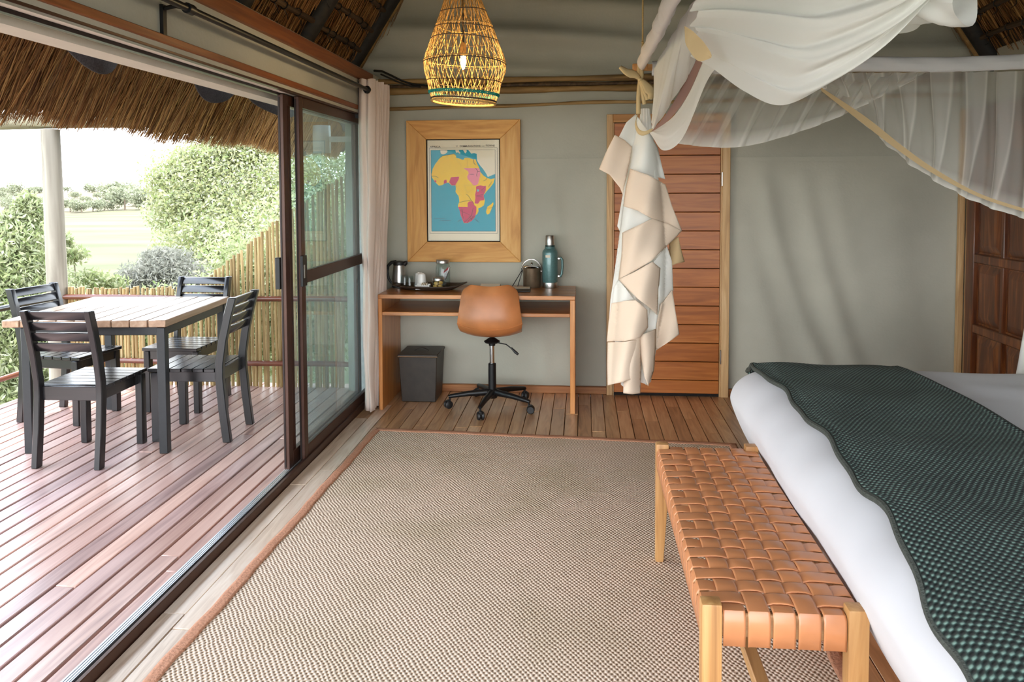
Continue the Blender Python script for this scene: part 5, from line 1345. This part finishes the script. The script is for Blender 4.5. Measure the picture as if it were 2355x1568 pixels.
def tree(label, base, blobs, n, size, m, cat='tree', nm='tree', group=None, trunk=.12, aspect=2.2, branches=7):
    t = thing(nm, label, cat, base, 0, group)
    foliage('foliage', n, [p[:3] for p in blobs], [p[3:] for p in blobs], size, m, t, aspect=aspect)
    b = MB(); top = Vector(blobs[0][:3])
    b.tube([Vector(base)+Vector((0, 0, -.3)), Vector(base).lerp(top, .5)+Vector((.1*trunk, 0, 0)), top], [trunk, trunk*.7, trunk*.35], 8)
    for p in blobs[1:branches]: b.tube([Vector(base).lerp(top, .45), Vector(p[:3])], [trunk*.45, trunk*.15], 6)
    b.build('trunk', M['bark'], t, world=True, smooth=True)
    return t
def bl(px, py, Y, r, rz=None):
    p = at_y(px, py, Y); return (p.x, p.y, p.z, r, r, rz or r)
big = [bl(560, 430, 15, 1.5, 1.1), bl(450, 410, 15, .95, .7), bl(640, 400, 15.5, 1.5, 1.2), bl(500, 500, 14.5, 1.1, .8), bl(600, 520, 14, 1.2, .9), bl(430, 480, 14.5, .75, .55), bl(520, 345, 15.5, .7, .45), bl(690, 440, 15, 1.3, 1.2), bl(760, 400, 16, 1.2, 1.0), bl(470, 560, 13.5, .8, .5), bl(700, 560, 13, 1.2, 1.0), bl(620, 600, 12.5, 1.2, .9), bl(400, 420, 15.2, .55, .4), bl(440, 380, 15.3, .5, .35), bl(570, 340, 15.4, .8, .35)]
bp_ = at_y(600, 600, 14.5)
tree('big airy pale green tree leaning over the far end of the pole fence', (bp_.x, 14.8, gz), big, 85000, .036, M['leaf'], trunk=.16, branches=15)
gr = [bl(340, 640, 11, .42, .28), bl(400, 620, 11.2, .45, .32), bl(300, 655, 10.8, .3, .2), bl(440, 650, 11, .4, .3), bl(370, 600, 11.4, .3, .2)]
gb = at_y(370, 660, 11)
tree('low grey leafless bush just beyond the low part of the pole fence', (gb.x, 11, gz), gr, 16000, .022, M['leafgrey'], 'bush', 'bush', trunk=.04, aspect=4.0)
lf = [bl(40, 560, 7.4, .42, .3), bl(10, 640, 7.2, .5, .35), bl(70, 640, 7.4, .35, .3), bl(20, 740, 7.0, .5, .4), bl(80, 740, 7.2, .4, .35), bl(10, 830, 6.9, .5, .35), bl(60, 850, 7.0, .45, .35), bl(30, 910, 6.8, .45, .25), bl(65, 490, 7.5, .14, .2), bl(15, 520, 7.4, .2, .14), bl(110, 800, 7.3, .3, .3), bl(-40, 700, 7, .6, .6), bl(160, 760, 7.6, .3, .4), bl(180, 850, 7.5, .3, .3)]
lb = at_y(40, 800, 7.2)
tree('leafy yellow-green bush growing against the outer deck railing', (lb.x, 7.3, gz), lf, 60000, .021, M['leafL'], 'bush', 'bush', trunk=.04, aspect=3.4)
hedge = [bl(x_, y_, 8.6, .5, .45) for x_, y_ in ((200, 740), (260, 770), (320, 800), (380, 740), (440, 790), (500, 720), (540, 800), (580, 680), (620, 760), (640, 640), (680, 720), (740, 640), (780, 720), (790, 560), (560, 620), (700, 800), (420, 850), (300, 860))]
hb = at_y(500, 800, 8.6)
tree('bright green shrub thicket filling the gaps behind the pole fence', (hb.x, 8.7, gz), hedge, 60000, .024, M['leafL'], 'bush', 'thicket', trunk=.05, aspect=2.6)
sprigs = [bl(170, 585, 8.0, .16, .1), bl(150, 560, 8, .08, .12), bl(215, 640, 8, .22, .1), bl(260, 650, 8.1, .18, .08)]
sb = at_y(190, 640, 8)
tree('thin leafy sprigs rising beside the corner post', (sb.x, 8.0, gz), sprigs, 2200, .024, M['leafL'], 'bush', 'bush', trunk=.015, aspect=2.8)
# distant bushes on the far bank
rnb = random.Random(4)
far = []
far = [(286, 126, 3.0), (330, 136, 3.3), (258, 156, 3.7), (346, 126, 2.5), (300, 160, 4.0), (160, 126, 1.9), (186, 123, 1.6), (212, 125, 1.5), (45, 130, 2.2), (238, 127, 1.4), (22, 134, 1.5)]
def fpos(px, d):
    v = ray(px, 430); v.z = 0; v.normalize(); return v*d
tries = 0
while len(far) < 60 and tries < 6000:
    tries += 1; back = rnb.random() < .6
    q = (rnb.uniform(-40, 600), rnb.uniform(208, 235) if back else rnb.uniform(124, 195), rnb.uniform(1.6, 2.8) if back else rnb.uniform(.8, 1.6))
    if all((fpos(q[0], q[1])-fpos(o_[0], o_[1])).length > 1.02*(q[2]+o_[2]) for o_ in far): far.append(q)
for i, (px, d, r) in enumerate(far):
    v = ray(px, 430); v.z = 0; v.normalize(); c = v*d
    dd = math.hypot(c.x, c.y); bank = 118+10*math.sin(c.x*.045); z = gz+(min(2.2, (dd-bank)*.021) if dd > bank else 0)
    t = thing('distant_bush', 'small hazy green bush among many on the far bank of the grassy plain', 'bush', (c.x, c.y, z), 0, 'distant bushes on the far bank')
    if i < 5: t['label'] = 'larger rounded bush in the dense clump on the far bank'; t['group'] = 'larger bushes clumped on the far bank'
    k = rnb.randint(4, 6); cs = [(c.x+rnb.uniform(-.7, .7)*r, c.y+rnb.uniform(-.4, .4)*r, z+rnb.uniform(.3, .75)*r) for _ in range(k)]
    foliage('foliage', 900, cs, [(r*.5, r*.5, r*.38)]*k, r*.10, M['leaffar'], t, aspect=1.6)
    MB().tube([(c.x, c.y, z-.3), (c.x, c.y, z+.5*r)], [.05*r, .03*r], 6).build('trunk', M['bark'], t, world=True)
